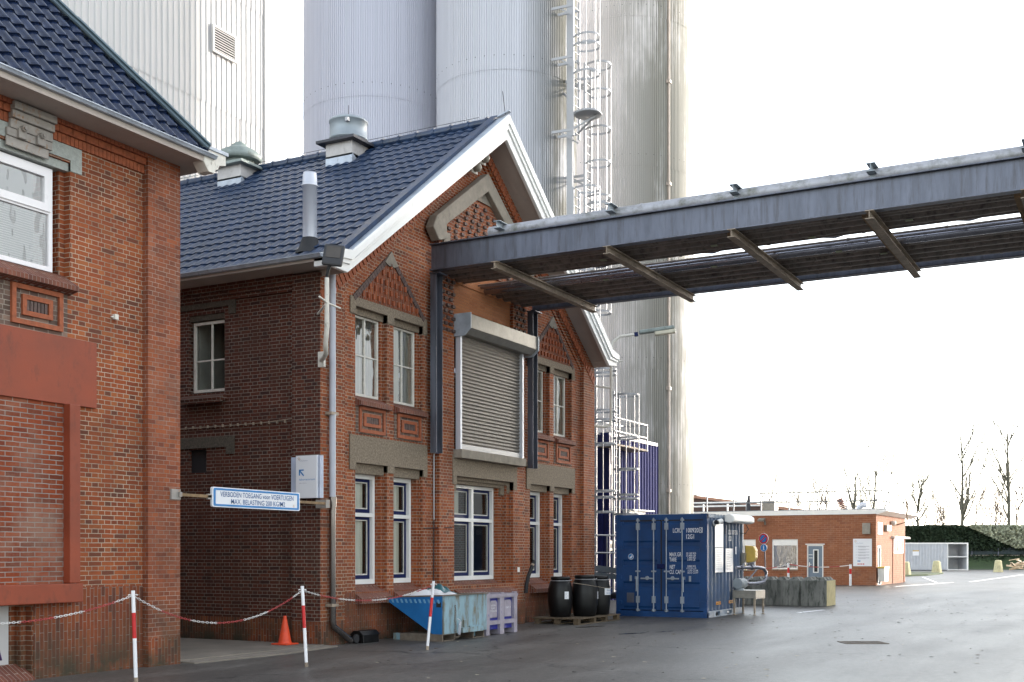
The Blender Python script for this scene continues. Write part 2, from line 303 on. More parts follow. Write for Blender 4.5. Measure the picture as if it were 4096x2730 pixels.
def asphalt():
    m,t,p=newmat('asphalt');v=pos(t);n=noise(t,v,.25,6,.6);n2=noise(t,pos(t,(.25,1.4,1)),.7,8,.65);n3=noise(t,v,70,3,.7);n4=noise(t,v,9,5,.75)
    c=mixc(t,ramp(t,n2,[(.3,0),(.75,1)]),(.05,.047,.043),(.125,.117,.107))
    c=mixc(t,ramp(t,n,[(.42,0),(.6,1)]),c,mixc(t,1.0,c,(.72,.72,.72),'MULTIPLY'))
    c=mixc(t,.75,c,mixc(t,1.0,c,ramp(t,n3,[(.3,.3),(.7,2.0)]),'MULTIPLY'))
    c=mixc(t,.6,c,mixc(t,1.0,c,ramp(t,n4,[(.32,.4),(.68,1.8)]),'MULTIPLY'))
    vo=N(t,'ShaderNodeTexVoronoi',feature='DISTANCE_TO_EDGE');wv=N(t,'ShaderNodeVectorMath',operation='MULTIPLY_ADD')
    nn=N(t,'ShaderNodeTexNoise');nn.inputs['Scale'].default_value=1.2;nn.inputs['Detail'].default_value=6;t.links.new(v,nn.inputs[0])
    t.links.new(nn.outputs['Color'],wv.inputs[0]);wv.inputs[1].default_value=(1.6,1.6,0);t.links.new(v,wv.inputs[2])
    t.links.new(wv.outputs[0],vo.inputs['Vector']);vo.inputs['Scale'].default_value=.16
    ck=ramp(t,vo.outputs['Distance'],[(0,1),(.006,0)])
    c=mixc(t,ck,c,(.02,.02,.02))
    t.links.new(c,p.inputs['Base Color'])
    mr=N(t,'ShaderNodeMapRange');mr.inputs[1].default_value=.3;mr.inputs[2].default_value=.7;mr.inputs[3].default_value=.4;mr.inputs[4].default_value=.52
    t.links.new(n2,mr.inputs[0]);t.links.new(mr.outputs[0],p.inputs['Roughness'])
    b=N(t,'ShaderNodeMath',operation='ADD');t.links.new(n3,b.inputs[0]);t.links.new(n4,b.inputs[1])
    bump(t,p,b.outputs[0],.4,.008);return m
M['asphalt']=asphalt()
M['shed_w']=nm('shed_panel',(.48,.5,.53),.6,var=.08)
M['rod']=nm('rod_grey',(.3,.34,.4),.5,metal=.2,var=.2)
M['railg']=nm('rail_grey',(.22,.23,.24),.5,metal=.3)
def puddle():
    m,t,p=newmat('standing_water');p.inputs['Base Color'].default_value=(.02,.02,.022,1);p.inputs['Roughness'].default_value=.05;return m
M['water']=puddle()
def glass(name,tint=(.9,.93,.92),wav=0,fac=.35,base=0):
    m,t,p=newmat(name);t.nodes.remove(p);o=t.nodes['Material Output']
    tr=N(t,'ShaderNodeBsdfTransparent');tr.inputs[0].default_value=(*tint,1);gl=N(t,'ShaderNodeBsdfGlossy');gl.inputs['Roughness'].default_value=.02
    lw=N(t,'ShaderNodeLayerWeight');lw.inputs[0].default_value=fac;mx=N(t,'ShaderNodeMixShader')
    mp=N(t,'ShaderNodeMapRange');mp.inputs[3].default_value=base;mp.inputs[4].default_value=1;t.links.new(lw.outputs['Fresnel'],mp.inputs[0]);t.links.new(mp.outputs[0],mx.inputs[0]);t.links.new(tr.outputs[0],mx.inputs[1]);t.links.new(gl.outputs[0],mx.inputs[2]);t.links.new(mx.outputs[0],o.inputs[0])
    if wav:
        b=N(t,'ShaderNodeBump');b.inputs['Strength'].default_value=wav;b.inputs['Distance'].default_value=.05
        t.links.new(noise(t,pos(t,(1,1,.5)),3,2),b.inputs['Height']);t.links.new(b.outputs[0],gl.inputs['Normal']);t.links.new(b.outputs[0],lw.inputs['Normal'])
    return m
M['glass']=glass('glass',fac=.4);M['glass_d']=glass('dark_glass',fac=.12)
M['blockerw']=nm('blocker_white',(.85,.84,.82),.5,var=.03)  # cladding of the added sun blocker, pale to brighten the window reflections
M['glass_m']=glass('wavy_glass',wav=.6,fac=.5,base=.55)
M['glass_w']=glass('old_glass',wav=.25,fac=.5,base=.3)
#@@GEOM
# ================================================================ ground
g=MB();g.add([(-150,-300,0),(900,-300,0),(900,600,0),(-150,600,0)],[(0,1,2,3)]);struct('ground',g,M['asphalt'])
g=MB();g.box(12.6,16.15,12.42,26,0,.035);struct('alley_path',g,M['slab'])
g=MB();g.prism([(14.6,11.95),(16.2,12.15),(16.2,12.44),(12.7,12.42),(12.7,12.1)],'Z',0,.02);struct('kerb_strip',g,M['slab'])
g=MB()
for cx,cy,rx,ry in((21.6,9.0,.35,.1),(22.5,8.6,.25,.05),(23.2,10.6,.4,.07)):
    pts=[];k=18
    for i in range(k):
        a=2*math.pi*i/k;q=rnd.uniform(.6,1.2);pts.append((cx+math.cos(a)*rx*q,cy+math.sin(a)*ry*q-math.cos(a)*rx*q*.4))
    g.prism(pts,'Z',.002,.006)
struct('puddles',g,M['water'])
g=MB()
for a,b in(((82.9,13.16),(67.28,9.94)),((68.5,9.3),(58.5,10.6)),((96,8),(70,8.6))):
    g.beam((a[0],a[1],.004),(b[0],b[1],.004),.14,.006)
g.beam((31.4,8.2,.004),(33.2,7.95,.004),.12,.006)
struct('painted_road_lines',g,M['postw'])
g=MB();r5=random.Random(21)
for i in range(260):
    x=r5.uniform(12,45);y=r5.uniform(.08*x+.3,11.8);q=r5.uniform(.012,.035)*(1+x/40);a=r5.uniform(0,6.28)
    g.add([(x+q*math.cos(a+k*1.57)*(1 if k%2 else .5),y+q*math.sin(a+k*1.57),.004+.008*(k==0)) for k in range(4)],[(0,1,2,3)],i%3)
o=obj('leaf_litter',g,[nm('litter_pale',(.4,.36,.28),.8),nm('litter_brown',(.1,.06,.03),.8),nm('litter_dark',(.02,.02,.02),.8)],norm=False)
o['label']='scattered grit and dead leaves lying on the asphalt yard';o['category']='litter';o['kind']='stuff'
# ================================================================ main brick building
main=thing('brick_building','red brick gabled factory building with dark blue tiled roof and roller shutter','building',(21.8,12.45,0))
AX=21.8
def zr(x,o=0): return 10.42-.745*abs(x-AX)-o      # underside line of the verge on the wall
SLY=.545
left0,right0=16.1,27.5
gab=[(16.1,0),(27.5,0),(27.5,6.35),(AX,10.6),(16.1,6.35)]
def bay(off):  # recessed field following the gable, step by step
    a=16.8+off*.0;b=26.84
    return a,b
wallm=MB()
# three corbel layers: each a skin of the front, with fields cut out
def front_layer(y0,y1,drop,brickw=0):
    # left bay, right bay and gable top field
    ht=lambda x:zr(x,.21+drop)
    xl,xr=16.8,26.84
    L=[(xl,.0),(19.95,.0),(19.95,ht(19.95)),(xl,ht(xl))]
    Rr=[(23.65,.0),(xr,.0),(xr,ht(xr)),(23.65,ht(23.65))]
    Ctop=[(20.53,6.0),(23.08,6.0),(23.08,8.9),(AX,9.1),(20.53,8.9)]
    # pieces of brickwork left standing
    wallm.prism([(16.1,0),(xl,0),(xl,ht(xl)),(AX,ht(AX)),(xr,ht(xr)),(xr,0),(27.5,0),(27.5,6.35),(AX,10.6),(16.1,6.35)],'Y',y0,y1)
front_layer(12.45,12.485,.0);front_layer(12.4855,12.52,.11);front_layer(12.5205,12.555,.22)
def PP(pts): return pts
# central pilasters, proud of the bays
for x0,x1 in((19.95,20.53),(23.08,23.65)):
    wallm.prism([(x0,0),(x1,0),(x1,8.0),(x0,8.0)],'Y',12.45,12.5545)
wallm.prism([(20.535,0),(23.075,0),(23.075,.95),(20.535,.95)],'Y',12.45,12.5545)
wallm.prism([(20.535,3.3),(23.075,3.3),(23.075,3.7),(20.535,3.7)],'Y',12.46,12.5545)
# second skin with window openings
W1=(17.25,18.26);W2=(18.48,19.5);W4=(24.10,25.12);W5=(25.34,26.35)
UZ=(4.42,6.1);LZ=(.72,3.26);LT=3.22
def rect(a,b,c,d): return [(a,c),(b,c),(b,d),(a,d)]
holes=[rect(*w_,*UZ) for w_ in(W1,W2,W4,W5)]+[rect(*w_,*LZ) for w_ in(W1,W2,W4,W5)]+[rect(20.68,22.94,.72,3.2),rect(20.61,23.1,3.75,8.2)]
wallm.wall(gab,holes,'Y',12.5555,12.66)
holes=[rect(w_[0]+.07,w_[1]-.07,UZ[0],UZ[1]-.05) for w_ in(W1,W2,W4,W5)]+[rect(w_[0]+.07,w_[1]-.07,LZ[0],LZ[1]-.1) for w_ in(W1,W2,W4,W5)]+[rect(20.86,22.75,.72,3.12),rect(20.66,23.05,3.75,6.2)]
wallm.wall(gab,holes,'Y',12.6605,12.98)
# side wall (recessed field, corner pilaster), far walls
wallm2=MB()
wallm2.box(16.09,16.3,12.453,13.06,0,6.45)
side_holes=[[(14.72,4.55),(15.6,4.55),(15.6,6.0),(14.72,6.0)],[(15.16,3.09),(15.6,3.09),(15.6,3.52),(15.16,3.52)]]
wallm2.wall([(13.06,0),(25,0),(25,6.2),(13.06,6.2)],side_holes,'X',16.22,16.45)
for i,(z0,z1,x) in enumerate(((6.2,6.28,16.17),(6.285,6.36,16.13),(6.365,6.5,16.09))):
    wallm2.box(x,16.4,13.061,25,z0,z1)
wallm2.box(27.2,27.5,12.99,25,0,6.4);wallm2.box(16.3,27.4,24.7,25,0,9)
obj('wall',wallm,M['brick'],main)
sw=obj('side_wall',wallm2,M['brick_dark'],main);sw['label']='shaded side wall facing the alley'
# soldier plinth skins
pl=MB();pl.box(16.86,19.9,12.549,12.553,.0,.9);pl.box(23.7,26.8,12.549,12.553,.0,.9);pl.box(16.095,16.8,12.446,12.448,0,.42);pl.box(26.86,27.495,12.446,12.448,0,.42);pl.box(19.96,20.5,12.446,12.448,0,.42);pl.box(23.1,23.64,12.446,12.448,0,.5)
pl.box(16.216,16.218,13.07,20,.0,.45);pl.box(16.084,16.087,12.46,13.05,.0,.42);pl.box(20.54,23.07,12.446,12.448,0,.7)
obj('plinth_course',pl,M['brick_sol'],main)
# soldier course under the verge
vc=MB()
for s in(-1,1):
    x0=AX+s*5.68;k=52
    for i in range(k):
        xa=x0-s*i*.108;zc=zr(xa,.13)
        vc.obox((xa-s*.05,12.447,zc),((s*.8,0,-.6),(0,1,0),(-s*-.6,0,.8) if 0 else (s*.6,0,.8)),(.048,.012,.1))
obj('verge_course',vc,M['brk_hi'],main)
# lintels
def lintel(x0,x1,ztop,zbot,zleg,ops,y0,name,m,y1=12.7):
    outer=[(x0,zleg)]
    xs=x0
    for a,b in ops:
        outer+=[(a,zleg),(a,zbot),(b,zbot),(b,zleg)]
    outer+=[(x1,zleg),(x1,ztop),(x0,ztop)]
    b=MB();b.prism(outer,'Y',y0,12.7)
    return obj(name,b,m,main)
lintel(17.08,19.64,6.25,6.09,5.94,[W1,W2],12.535,'lintel',M['stone'])
lintel(23.95,26.5,6.25,6.09,5.94,[W4,W5],12.535,'lintel',M['stone'])
lintel(17.06,19.64,3.75,3.25,3.12,[W1,W2],12.53,'lintel',M['stone'])
lintel(23.9,26.5,3.72,3.22,3.1,[W4,W5],12.53,'lintel',M['stone'])
lintel(20.46,23.24,3.64,3.2,3.02,[(20.6,23.08)],12.43,'lintel',M['stone'])
for w_ in(W1,W2,W4,W5):
    b=MB();b.box(w_[0],w_[1],12.64,12.92,5.97,6.12);obj('inner_lintel',b,M['stone'],main)
    b=MB();b.box(w_[0],w_[1],12.63,12.92,3.07,3.3);obj('inner_lintel',b,M['stone'],main)
b=MB()
b.prism([(20.58,2.95),(20.7,2.95),(20.7,3.13),(22.96,3.13),(22.96,2.95),(23.08,2.95),(23.08,3.22),(20.58,3.22)],'Y',12.54,12.66)
b.prism([(20.7,2.9),(20.86,2.9),(20.86,3.06),(22.78,3.06),(22.78,2.9),(22.96,2.9),(22.96,3.14),(20.7,3.14)],'Y',12.6,12.86)
obj('inner_lintel',b,M['stone'],main)
# windows: old steel windows upstairs
def pane(x0,x1,y,z0,z1,m,parent): 
    b=MB();b.add([(x0,y,z0),(x1,y,z0),(x1,y,z1),(x0,y,z1)],[(0,1,2,3)]);return obj('pane',b,m,parent,norm=False)
def upper_window(x0,x1,curt,gm='glass_w'):
    y=12.70;z0,z1=4.5,5.98
    f=MB();f.wall(rect(x0,x1,z0,z1),[rect(x0+.045,x1-.045,z0+.045,z1-.045)],'Y',y,y+.05)
    xm=(x0+x1)/2;f.box(xm-.018,xm+.018,y+.005,y+.04,z0+.04,z1-.04);f.box(x0+.04,x1-.04,y+.008,y+.036,5.235,5.262)
    o=obj('window',f,M['white_old'],main)
    pane(x0+.03,x1-.03,y+.03,z0+.03,z1-.03,M[gm],o)
    i=MB()
    i.box(x0-.1,x1+.1,y+.9,y+.95,z0-.1,z1+.1)
    obj('room_behind',i,M['room'],o)
    c=MB()
    for a,b2 in curt:
        n=24;vs=[];
        for k in range(n+1):
            xx=a+(b2-a)*k/n;yy=y+.085+.018*math.sin(k*1.35)
            vs+=[(xx,yy,z0),(xx,yy,z1-.02)]
        c.add(vs,[(2*k,2*k+2,2*k+3,2*k+1) for k in range(n)],0,True)
    obj('curtain',c,M['curtain'],o)
for w_,cu in((W1,((17.35,17.8),(17.84,18.35))),(W2,((18.6,19.0),(19.1,19.6))),(W4,((24.2,24.55),(24.75,25.1))),(W5,((25.45,25.78),(26.0,26.35)))):
    upper_window(w_[0]+.08,w_[1]-.08,cu,'glass_m' if w_ is W1 else 'glass_w')
# blue/white casements downstairs
def casement(parent,x0,x1,z0,z1,y):
    f=MB();f.wall(rect(x0,x1,z0,z1),[rect(x0+.055,x1-.055,z0+.075,z1-.055)],'Y',y,y+.06)
    o=obj('sash',f,M['blue'],parent)
    f=MB();f.wall(rect(x0+.055,x1-.055,z0+.075,z1-.055),[rect(x0+.075,x1-.075,z0+.1,z1-.075)],'Y',y+.012,y+.03);obj('glazing_bead',f,M['white_old'],o)
    return pane(x0+.05,x1-.05,y+.02,z0+.06,z1-.05,M['glass'],o)
def lower_window(x0,x1,mull,cu,y=12.78):
    z0,z1,zt=1.03,3.07,2.32
    holes_=[]
    xs=[x0+.07]+([] if not mull else [AX+.0-.045,AX+.045])+[x1-.07]
    for a,b in zip(xs[0::2],xs[1::2]):
        holes_+=[rect(a,b,z0+.09,zt-.035),rect(a,b,zt+.035,z1-.08)]
    f=MB();f.wall(rect(x0,x1,z0,z1),holes_,'Y',y,y+.13)
    o=obj('window',f,M['white'],main,bevel=.004)
    for a,b in zip(xs[0::2],xs[1::2]):
        casement(o,a,b,z0+.09,zt-.035,y+.07);casement(o,a,b,zt+.035,z1-.08,y+.07)
    i=MB();i.box(x0-.2,x1+.2,y+1.2,y+1.25,z0-.4,z1+.1);obj('room_behind',i,M['room'],o)
    c=MB()
    for a,b2,zz in cu:
        n=30;vs=[]
        for k in range(n+1):
            xx=a+(b2-a)*k/n;yy=y+.17+.02*math.sin(k*1.2)+.008*math.sin(k*2.9)
            vs+=[(xx,yy,zz),(xx,yy,z1-.02)]
        c.add(vs,[(2*k,2*k+2,2*k+3,2*k+1) for k in range(n)],0,True)
    obj('curtain',c,M['curtain'],o)
lower_window(W1[0]+.08,W1[1]-.08,0,((17.4,17.98,1.05),))
lower_window(W2[0]+.08,W2[1]-.08,0,((18.6,19.2,1.05),))
lower_window(W4[0]+.08,W4[1]-.08,0,((24.2,24.6,1.05),))
lower_window(W5[0]+.08,W5[1]-.08,0,((25.4,25.8,1.05),))
lower_window(20.88,22.73,1,((20.9,21.45,2.3),),y=12.76)
# brick sills
def sill(x0,x1,zt,zb,yo,yi,th=.07):
    b=MB();b.prism([(yi,zt),(yo,zb),(yo,zb-th),(yi-.02,zb-th-.04),(yi,zb-th)],'X',x0,x1);return obj('window_sill',b,M['brk_sill'],main)
for w_ in(W1,W2,W4,W5):
    sill(w_[0]-.0,w_[1]+.0,4.5,4.36,12.42,12.72);sill(w_[0]-.0,w_[1]+.0,1.03,.78,12.4,12.8,.09)
sill(20.56,23.06,1.03,.76,12.28,12.8,.09)
# ornamental panels under the upper windows
for w_ in(W1,W2,W4,W5):
    xa=(w_[0]+w_[1])/2
    b=MB();b.box(w_[0]+.01,w_[1]-.01,12.549,12.5545,3.78,4.3);ob=obj('ornament_panel',b,M['brick_panel'],main)
    b=MB();b.wall(rect(xa-.41,xa+.41,3.81,4.29),[rect(xa-.345,xa+.345,3.875,4.225)],'Y',12.515,12.5485);b.wall(rect(xa-.27,xa+.27,3.93,4.17),[rect(xa-.2,xa+.2,3.99,4.11)],'Y',12.52,12.5485)
    obj('brick_frame',b,M['brk_hi'],ob)
    b=MB()
    for k in range(7): b.box(xa-.19+k*.056,xa-.145+k*.056,12.53,12.5485,3.992,4.108)
    obj('brick_centre',b,M['brk_dk'],ob)
# triangles above the upper lintels
for c_,n_ in((18.36,0),(25.24,1)):
    z0=6.26;zap=7.3;hw=1.2
    b=MB();b.prism([(c_-hw+.12,z0),(c_+hw-.12,z0),(c_,zap-.15)],'Y',12.549,12.5545);ob=obj('gable_ornament',b,M['brick_sol'],main)
    b=MB();L=math.hypot(hw,zap-z0);k=17
    for s in(-1,1):
        for i in range(k-2):
            t_=(i+.5)/k;cx=c_+s*hw*(1-t_);cz=z0+(zap-z0)*t_
            b.obox((cx-s*.03,12.54,cz-.04),((s*hw/L,0,-(zap-z0)/L),(0,1,0),(s*(zap-z0)/L,0,hw/L)),(L/k/2-.005,.014,.052))
    obj('edge_bricks',b,M['brk_dk'],ob)
    b=MB();b.prism([(c_-.22,zap-.22),(c_-.1,zap-.27),(c_+.1,zap-.27),(c_+.22,zap-.22),(c_,zap+.02)],'Y',12.51,12.5485);obj('capstone',b,M['stone_s'],ob)
    b=MB()
    for row in range(5):
        zz=z0+.09+row*.17;wd=hw-.22-row*.21
        nn=int(wd*2/.16)
        for i in range(nn):
            xx=c_-wd+ (i+.5)*wd*2/nn
            b.box(xx-.02,xx+.02,12.51,12.5485,zz-.05,zz+.05)
    obj('projecting_bricks',b,M['brk_hi'],ob)
# stone gable moulding over the middle
b=MB()
st=[(19.5,8.05),(19.72,7.83),(20.02,7.92),(20.02,8.22),(21.7,9.33),(23.38,8.22),(23.38,7.92),(23.7,7.83),(23.9,8.05),(23.78,8.3),(21.7,9.72),(19.64,8.3)]
b.prism(st,'Y',12.3,12.5);ob=obj('stone_moulding',b,M['stone_s'],main,bevel=.02)
b=MB();b.prism([(20.03,7.6),(23.37,7.6),(23.37,8.23),(21.7,9.34),(20.03,8.23)],'Y',12.455,12.5);obj('brick_field',b,M['brick'],ob)
b=MB();b.prism([(21.35,9.1),(22.05,9.1),(21.7,9.34)],'Y',12.42,12.4545);b.box(20.06,20.3,12.4,12.4545,7.75,8.1);obj('stone_infill',b,M['stone_s'],ob)
b=MB()
for r_ in range(11):
    zz=7.72+r_*.125;wd=min(1.6,(9.2-zz)*1.5)
    if wd<.15: continue
    nn=int(wd*2/.25)
    for i in range(nn):
        xx=21.7-wd+(i+.5+(r_%2)*.5-.25)*wd*2/nn
        b.box(xx-.05,xx+.05,12.41,12.4545,zz-.03,zz+.03)
obj('projecting_bricks',b,M['brk_dk'],ob)
# chequered pilaster faces beside the orange infill
b=MB()
for x0,x1 in((20.0,20.5),(23.12,23.6)):
    for r_ in range(13):
        for i in range(3):
            xx=x0+.06+i*.2+(r_%2)*.1
            if xx>x1: continue
            b.box(xx-.05,xx+.05,12.405,12.4485,6.15+r_*.125-.03,6.15+r_*.125+.03)
obj('projecting_bricks',b,M['brk_dk'],main)
b=MB();b.box(20.6,23.06,12.52,12.6,6.1,8.2);b.box(20.5,23.15,12.5,12.6,7.2,8.25);obj('infill_wall',b,M['brick_org'],main)
# shutter sill
b=MB();b.box(20.5,23.35,12.25,12.5,3.56,3.74);obj('shutter_sill',b,M['stone_s'],main,bevel=.01)
# verge boards, soffit
def verge():
    b=MB()
    outer=[(15.68,6.4),(16.14,6.38),(AX-.02,10.4),(27.2,6.36),(27.68,6.42),(27.7,6.64),(27.3,6.72),(AX,10.86),(16.22,6.72),(15.68,6.66)]
    b.prism(outer,'Y',11.9,11.98)
    top=[(15.66,6.56),(16.2,6.6),(AX,10.74),(27.26,6.6),(27.72,6.56),(27.72,6.7),(27.32,6.78),(AX,10.93),(16.24,6.78),(15.66,6.7)]
    b.prism(top,'Y',11.84,11.899)
    mid=[(15.67,6.5),(16.17,6.52),(AX,10.62),(27.2,6.52),(27.7,6.5),(27.71,6.57),(27.26,6.61),(AX,10.75),(16.2,6.61),(15.67,6.57)]
    b.prism(mid,'Y',11.868,11.8995)
    return obj('verge_board',b,M['white'],main,bevel=.012)
verge()
b=MB()
for s in(-1,1):
    x0=AX+s*5.66;z0=6.38;x1=AX;z1=10.42
    b.prism([(x0,z0+.0),(x1,z1),(x1,z1+.1),(x0,z0+.1)],'Y',11.981,12.5)
b.box(15.6,16.3,11.981,25,6.485,6.53);b.box(27.3,27.66,11.981,25,6.485,6.53)
obj('soffit',b,M['soffit'],main)
b=MB();b.prism([(11.981,6.4),(12.2,6.4),(12.2,6.62),(11.981,6.62)],'X',15.6,15.68);obj('eave_return',b,M['white'],main)
# gutter
b=MB();b.prism([(15.5,6.58),(15.53,6.535),(15.62,6.531),(15.62,6.57)],'Y',12.0,25);b.box(15.49,15.6,12.0,25,6.581,6.592)
obj('gutter',b,M['zinc'],main)
# tiled roof
def tile_roof(name,parent,org,ud,vd,U,V,tw,tl,amp,step,m,clip=None,per=8,phase=0,u0f=None):
    org=Vector(org);ud=Vector(ud).normalized();vd=Vector(vd).normalized();n=ud.cross(vd).normalized()
    if n.z<0:n=-n
    nu=int(U/tw*per);b=MB();nv=int(math.ceil(V/tl))
    def prof(u):
        ph=(u/tw+phase)%1.0
        return amp*(math.sin(math.pi*min(ph/.62,1)) if ph<.62 else -.35*math.sin(math.pi*(ph-.62)/.38))
    for r in range(nv):
        v0=r*tl;v1=min(v0+tl+.02,V);rows=[(v0,step*.15,0),(v0,step,1),(v0+.04,step*1.0,1),(v1,0.0,1)]
        vs=[];idx={}
        for j,(vv,hh,fl) in enumerate(rows):
            for i in range(nu+1):
                u=i*U/nu;h=prof(u)*(1 if fl else 1)+hh
                # scalloped nose
                vsh=-.02*(prof(u)/amp) if j in(0,1,2) else 0
                p=org+ud*u+vd*(vv+vsh)+n*h;vs.append(p)
        fs=[]
        for j in range(len(rows)-1):
            for i in range(nu):
                if clip and not clip(i*U/nu+U/nu/2,(rows[j][0]+rows[j+1][0])/2): continue
                a=j*(nu+1)+i;fs.append((a,a+1,a+nu+2,a+nu+1))
        b.add(vs,fs,0,False)
    return obj(name,b,m,parent,norm=False)
sl=Vector((1,0,.745)).normalized();V_=(AX-15.62)*math.sqrt(1+.745**2)
V_=(AX-16.25)*math.sqrt(1+.745**2)
tile_roof('roof',main,(16.25,12.24,6.67),(0,1,0),(1,0,.745),12.2,V_+.02,.235,.37,.02,.024,M['tile'])
tile_roof('eave_tiles',main,(15.56,12.24,6.57),(0,1,0),(.69,0,.13),12.2,.72,.235,.37,.02,.02,M['tile'])
tile_roof('roof',main,(27.35,12.24,6.67),(0,1,0),(-1,0,.745),12.2,V_,.235,.37,.02,.024,M['tile'],per=4)
b=MB();b.tube([(AX,12.3,10.84),(AX,24.5,10.84)],.1,10)
for k in range(26): b.tube([(AX,12.35+k*.45,10.85),(AX,12.4+k*.45,10.85)],.115,10)
obj('ridge_tiles',b,M['tile'],main)
b=MB();b.prism([(15.66,6.64),(16.3,6.76),(AX,10.9),(27.3,6.76),(27.3,6.7),(AX,10.8),(16.3,6.66),(15.66,6.58)],'Y',11.86,12.16)
b.beam((AX,12.2,10.9),(AX+.05,11.86,11.02),.12,.02)
obj('verge_flashing',b,M['zinc'],main)
b=MB();
for s in(-1,1):
    b.prism([(AX+s*5.5,6.7+.03),(AX,10.82),(AX,10.97),(AX+s*5.5,6.87)],'Y',12.12,12.3)
obj('verge_tiles',b,M['tile'],main)
b=MB();b.tube([(AX,12.6,11.0),(AX,24.4,11.0)],.006,5);b.tube([(AX,11.95,10.95),(AX-.12,11.95,11.4)],.008,5);obj('lightning_wire',b,M['dark_steel'],main)
# side window upstairs
f=MB();f.wall([(14.74,4.58),(15.55,4.58),(15.55,5.88),(14.74,5.88)],[[(14.79,4.63),(15.5,4.63),(15.5,5.83),(14.79,5.83)]],'X',16.3,16.35)
f.box(16.305,16.34,15.09,15.12,4.62,5.84);f.box(16.308,16.338,14.78,15.51,5.15,5.175)
M['dconc']=nm('dark_concrete',(.1,.085,.065),.95,var=.5,sc=30,bmp=1,bsc=70)
o=obj('window',f,M['white_old'],main)
b=MB();b.add([(16.33,14.78,4.62),(16.33,15.52,4.62),(16.33,15.52,5.85),(16.33,14.78,5.85)],[(0,1,2,3)]);obj('pane',b,M['glass_d'],o,norm=False)
b=MB();b.box(16.46,17.2,15.55,15.6,4.5,6);obj('tiled_reveal',b,M['room_w'],o)
b=MB();b.box(17.4,17.45,14,16.4,4.3,6.1);obj('room_behind',b,M['rubber'],o)
b=MB();b.prism([(14.45,5.95),(14.6,5.95),(14.6,6.1),(17,6.1),(17,6.26),(14.45,6.26)],'X',16.18,16.3);obj('lintel',b,M['dconc'],main);b=MB();b.prism([(14.48,3.41),(14.67,3.41),(14.67,3.54),(17,3.54),(17,3.74),(14.48,3.74)],'X',16.19,16.3)
obj('lintel',b,M['dconc'],main);b=MB();b.box(16.25,16.44,14.6,15.7,5.9,6.1);obj('inner_lintel',b,M['dconc'],main)
b=MB();b.prism([(16.0,4.42),(16.34,4.58),(16.34,4.45),(16.02,4.34)],'Y',14.66,15.72);obj('window_sill',b,M['brick_dark'],main)
b=MB();b.box(16.3,16.34,15.16,15.6,3.09,3.52);obj('vent_opening',b,M['rubber'],main)
b=MB();b.tube([(16.19,13.08,3.97),(16.19,13.8,3.93),(16.19,14.6,3.92),(16.19,16,3.91)],.008,6)
for k in range(16): b.box(16.16,16.2,13.1+k*.18,13.12+k*.18,3.9,3.95)
obj('cable_run',b,M['galv_w'],main)
b=MB();b.box(23.28,23.38,12.44,12.449,1.18,1.29);obj('wall_plate',b,M['white'],main)
# cable duct beside the steel column
b=MB();b.tube([(19.88,12.42,7.1),(19.88,12.42,3.6)],.014,6);b.tube([(19.86,12.52,3.6),(19.86,12.52,2.28)],.016,6)
for k in range(12): b.box(19.85,19.91,12.4,12.44,3.75+k*.3,3.77+k*.3)
obj('cable_duct',b,M['alu'],main)
b=MB();b.tube([(19.86,12.52,2.27),(19.87,12.53,1.5),(19.86,12.53,.9)],.012,6);b.tube([(19.5,12.53,2.1),(20.4,12.43,2.13)],.012,6);obj('black_cable',b,M['rubber'],main)
# ================================================================ left brick building
LB=thing('brick_building','nearest red brick building with slate blue hipped roof and red painted panel','building',(12,12.4,0))
b=MB()
wy=12.4
holes=[rect(9.2,10.73,5.08,6.73),rect(8.0,10.13,0,.95)]
b.wall([(7,0),(12.6,0),(12.6,7.3),(7,7.3)],holes,'Y',wy,wy+.11)
b.wall([(7,0),(12.6,0),(12.6,7.3),(7,7.3)],[rect(9.3,10.64,5.08,6.68),rect(8.0,10.05,0,.95)],'Y',wy+.1105,wy+.22)
b.wall([(7,0),(12.55,0),(12.55,7.3),(7,7.3)],[rect(9.4,10.56,5.08,6.6),rect(8.0,9.97,0,.95)],'Y',wy+.2205,wy+.5)
b.box(12.3,12.6,12.91,25,0,7.3)
obj('wall',b,M['brick'],LB)
b=MB();b.box(12.0,12.62,12.3,12.399,0,7.25);b.box(12.601,12.62,12.4,12.9,0,7.25);obj('corner_pilaster',b,M['brick_pil'],LB)
b=MB();b.box(10.15,11.99,12.392,12.397,0,1.15);b.box(12.0,12.62,12.294,12.298,0,.4);obj('plinth_course',b,M['brick_sol'],LB)
b=MB()
for z0,z1,y in((6.95,7.06,12.37),(7.065,7.155,12.335),(7.16,7.28,12.3)):
    n=int(3.2/.068) if z0!=7.065 else int(3.2/.21)
    for k in range(n):
        w_=3.2/n;b.box(8.8+k*w_+.004,8.8+(k+1)*w_-.004,y,12.399,z0,z1)
obj('brick_cornice',b,M['brk_hi'],LB)
b=MB();b.prism([(8.5,6.62),(9.7,6.62),(9.7,6.62),(9.7,6.76),(10.73,6.76),(10.73,6.62),(10.91,6.62),(10.91,6.945),(8.5,6.945)][0:1]+[(8.5,6.76),(10.73,6.76),(10.73,6.62),(10.91,6.62),(10.91,6.945),(8.5,6.945)],'Y',12.385,12.55)
b.box(9.2,10.728,12.43,12.9,6.62,6.759)
obj('lintel',b,M['grey_lint'],LB)
b=MB()
for z0,z1,y in((6.78,6.88,12.34),(6.885,7.0,12.33),(7.005,7.1,12.29),(7.105,7.2,12.25)):
    b.box(9.72 if z0<6.8 else 9.76,10.4,y,12.384,z0,z1)
b.box(9.72,10.36,12.36,12.384,6.66,6.78);
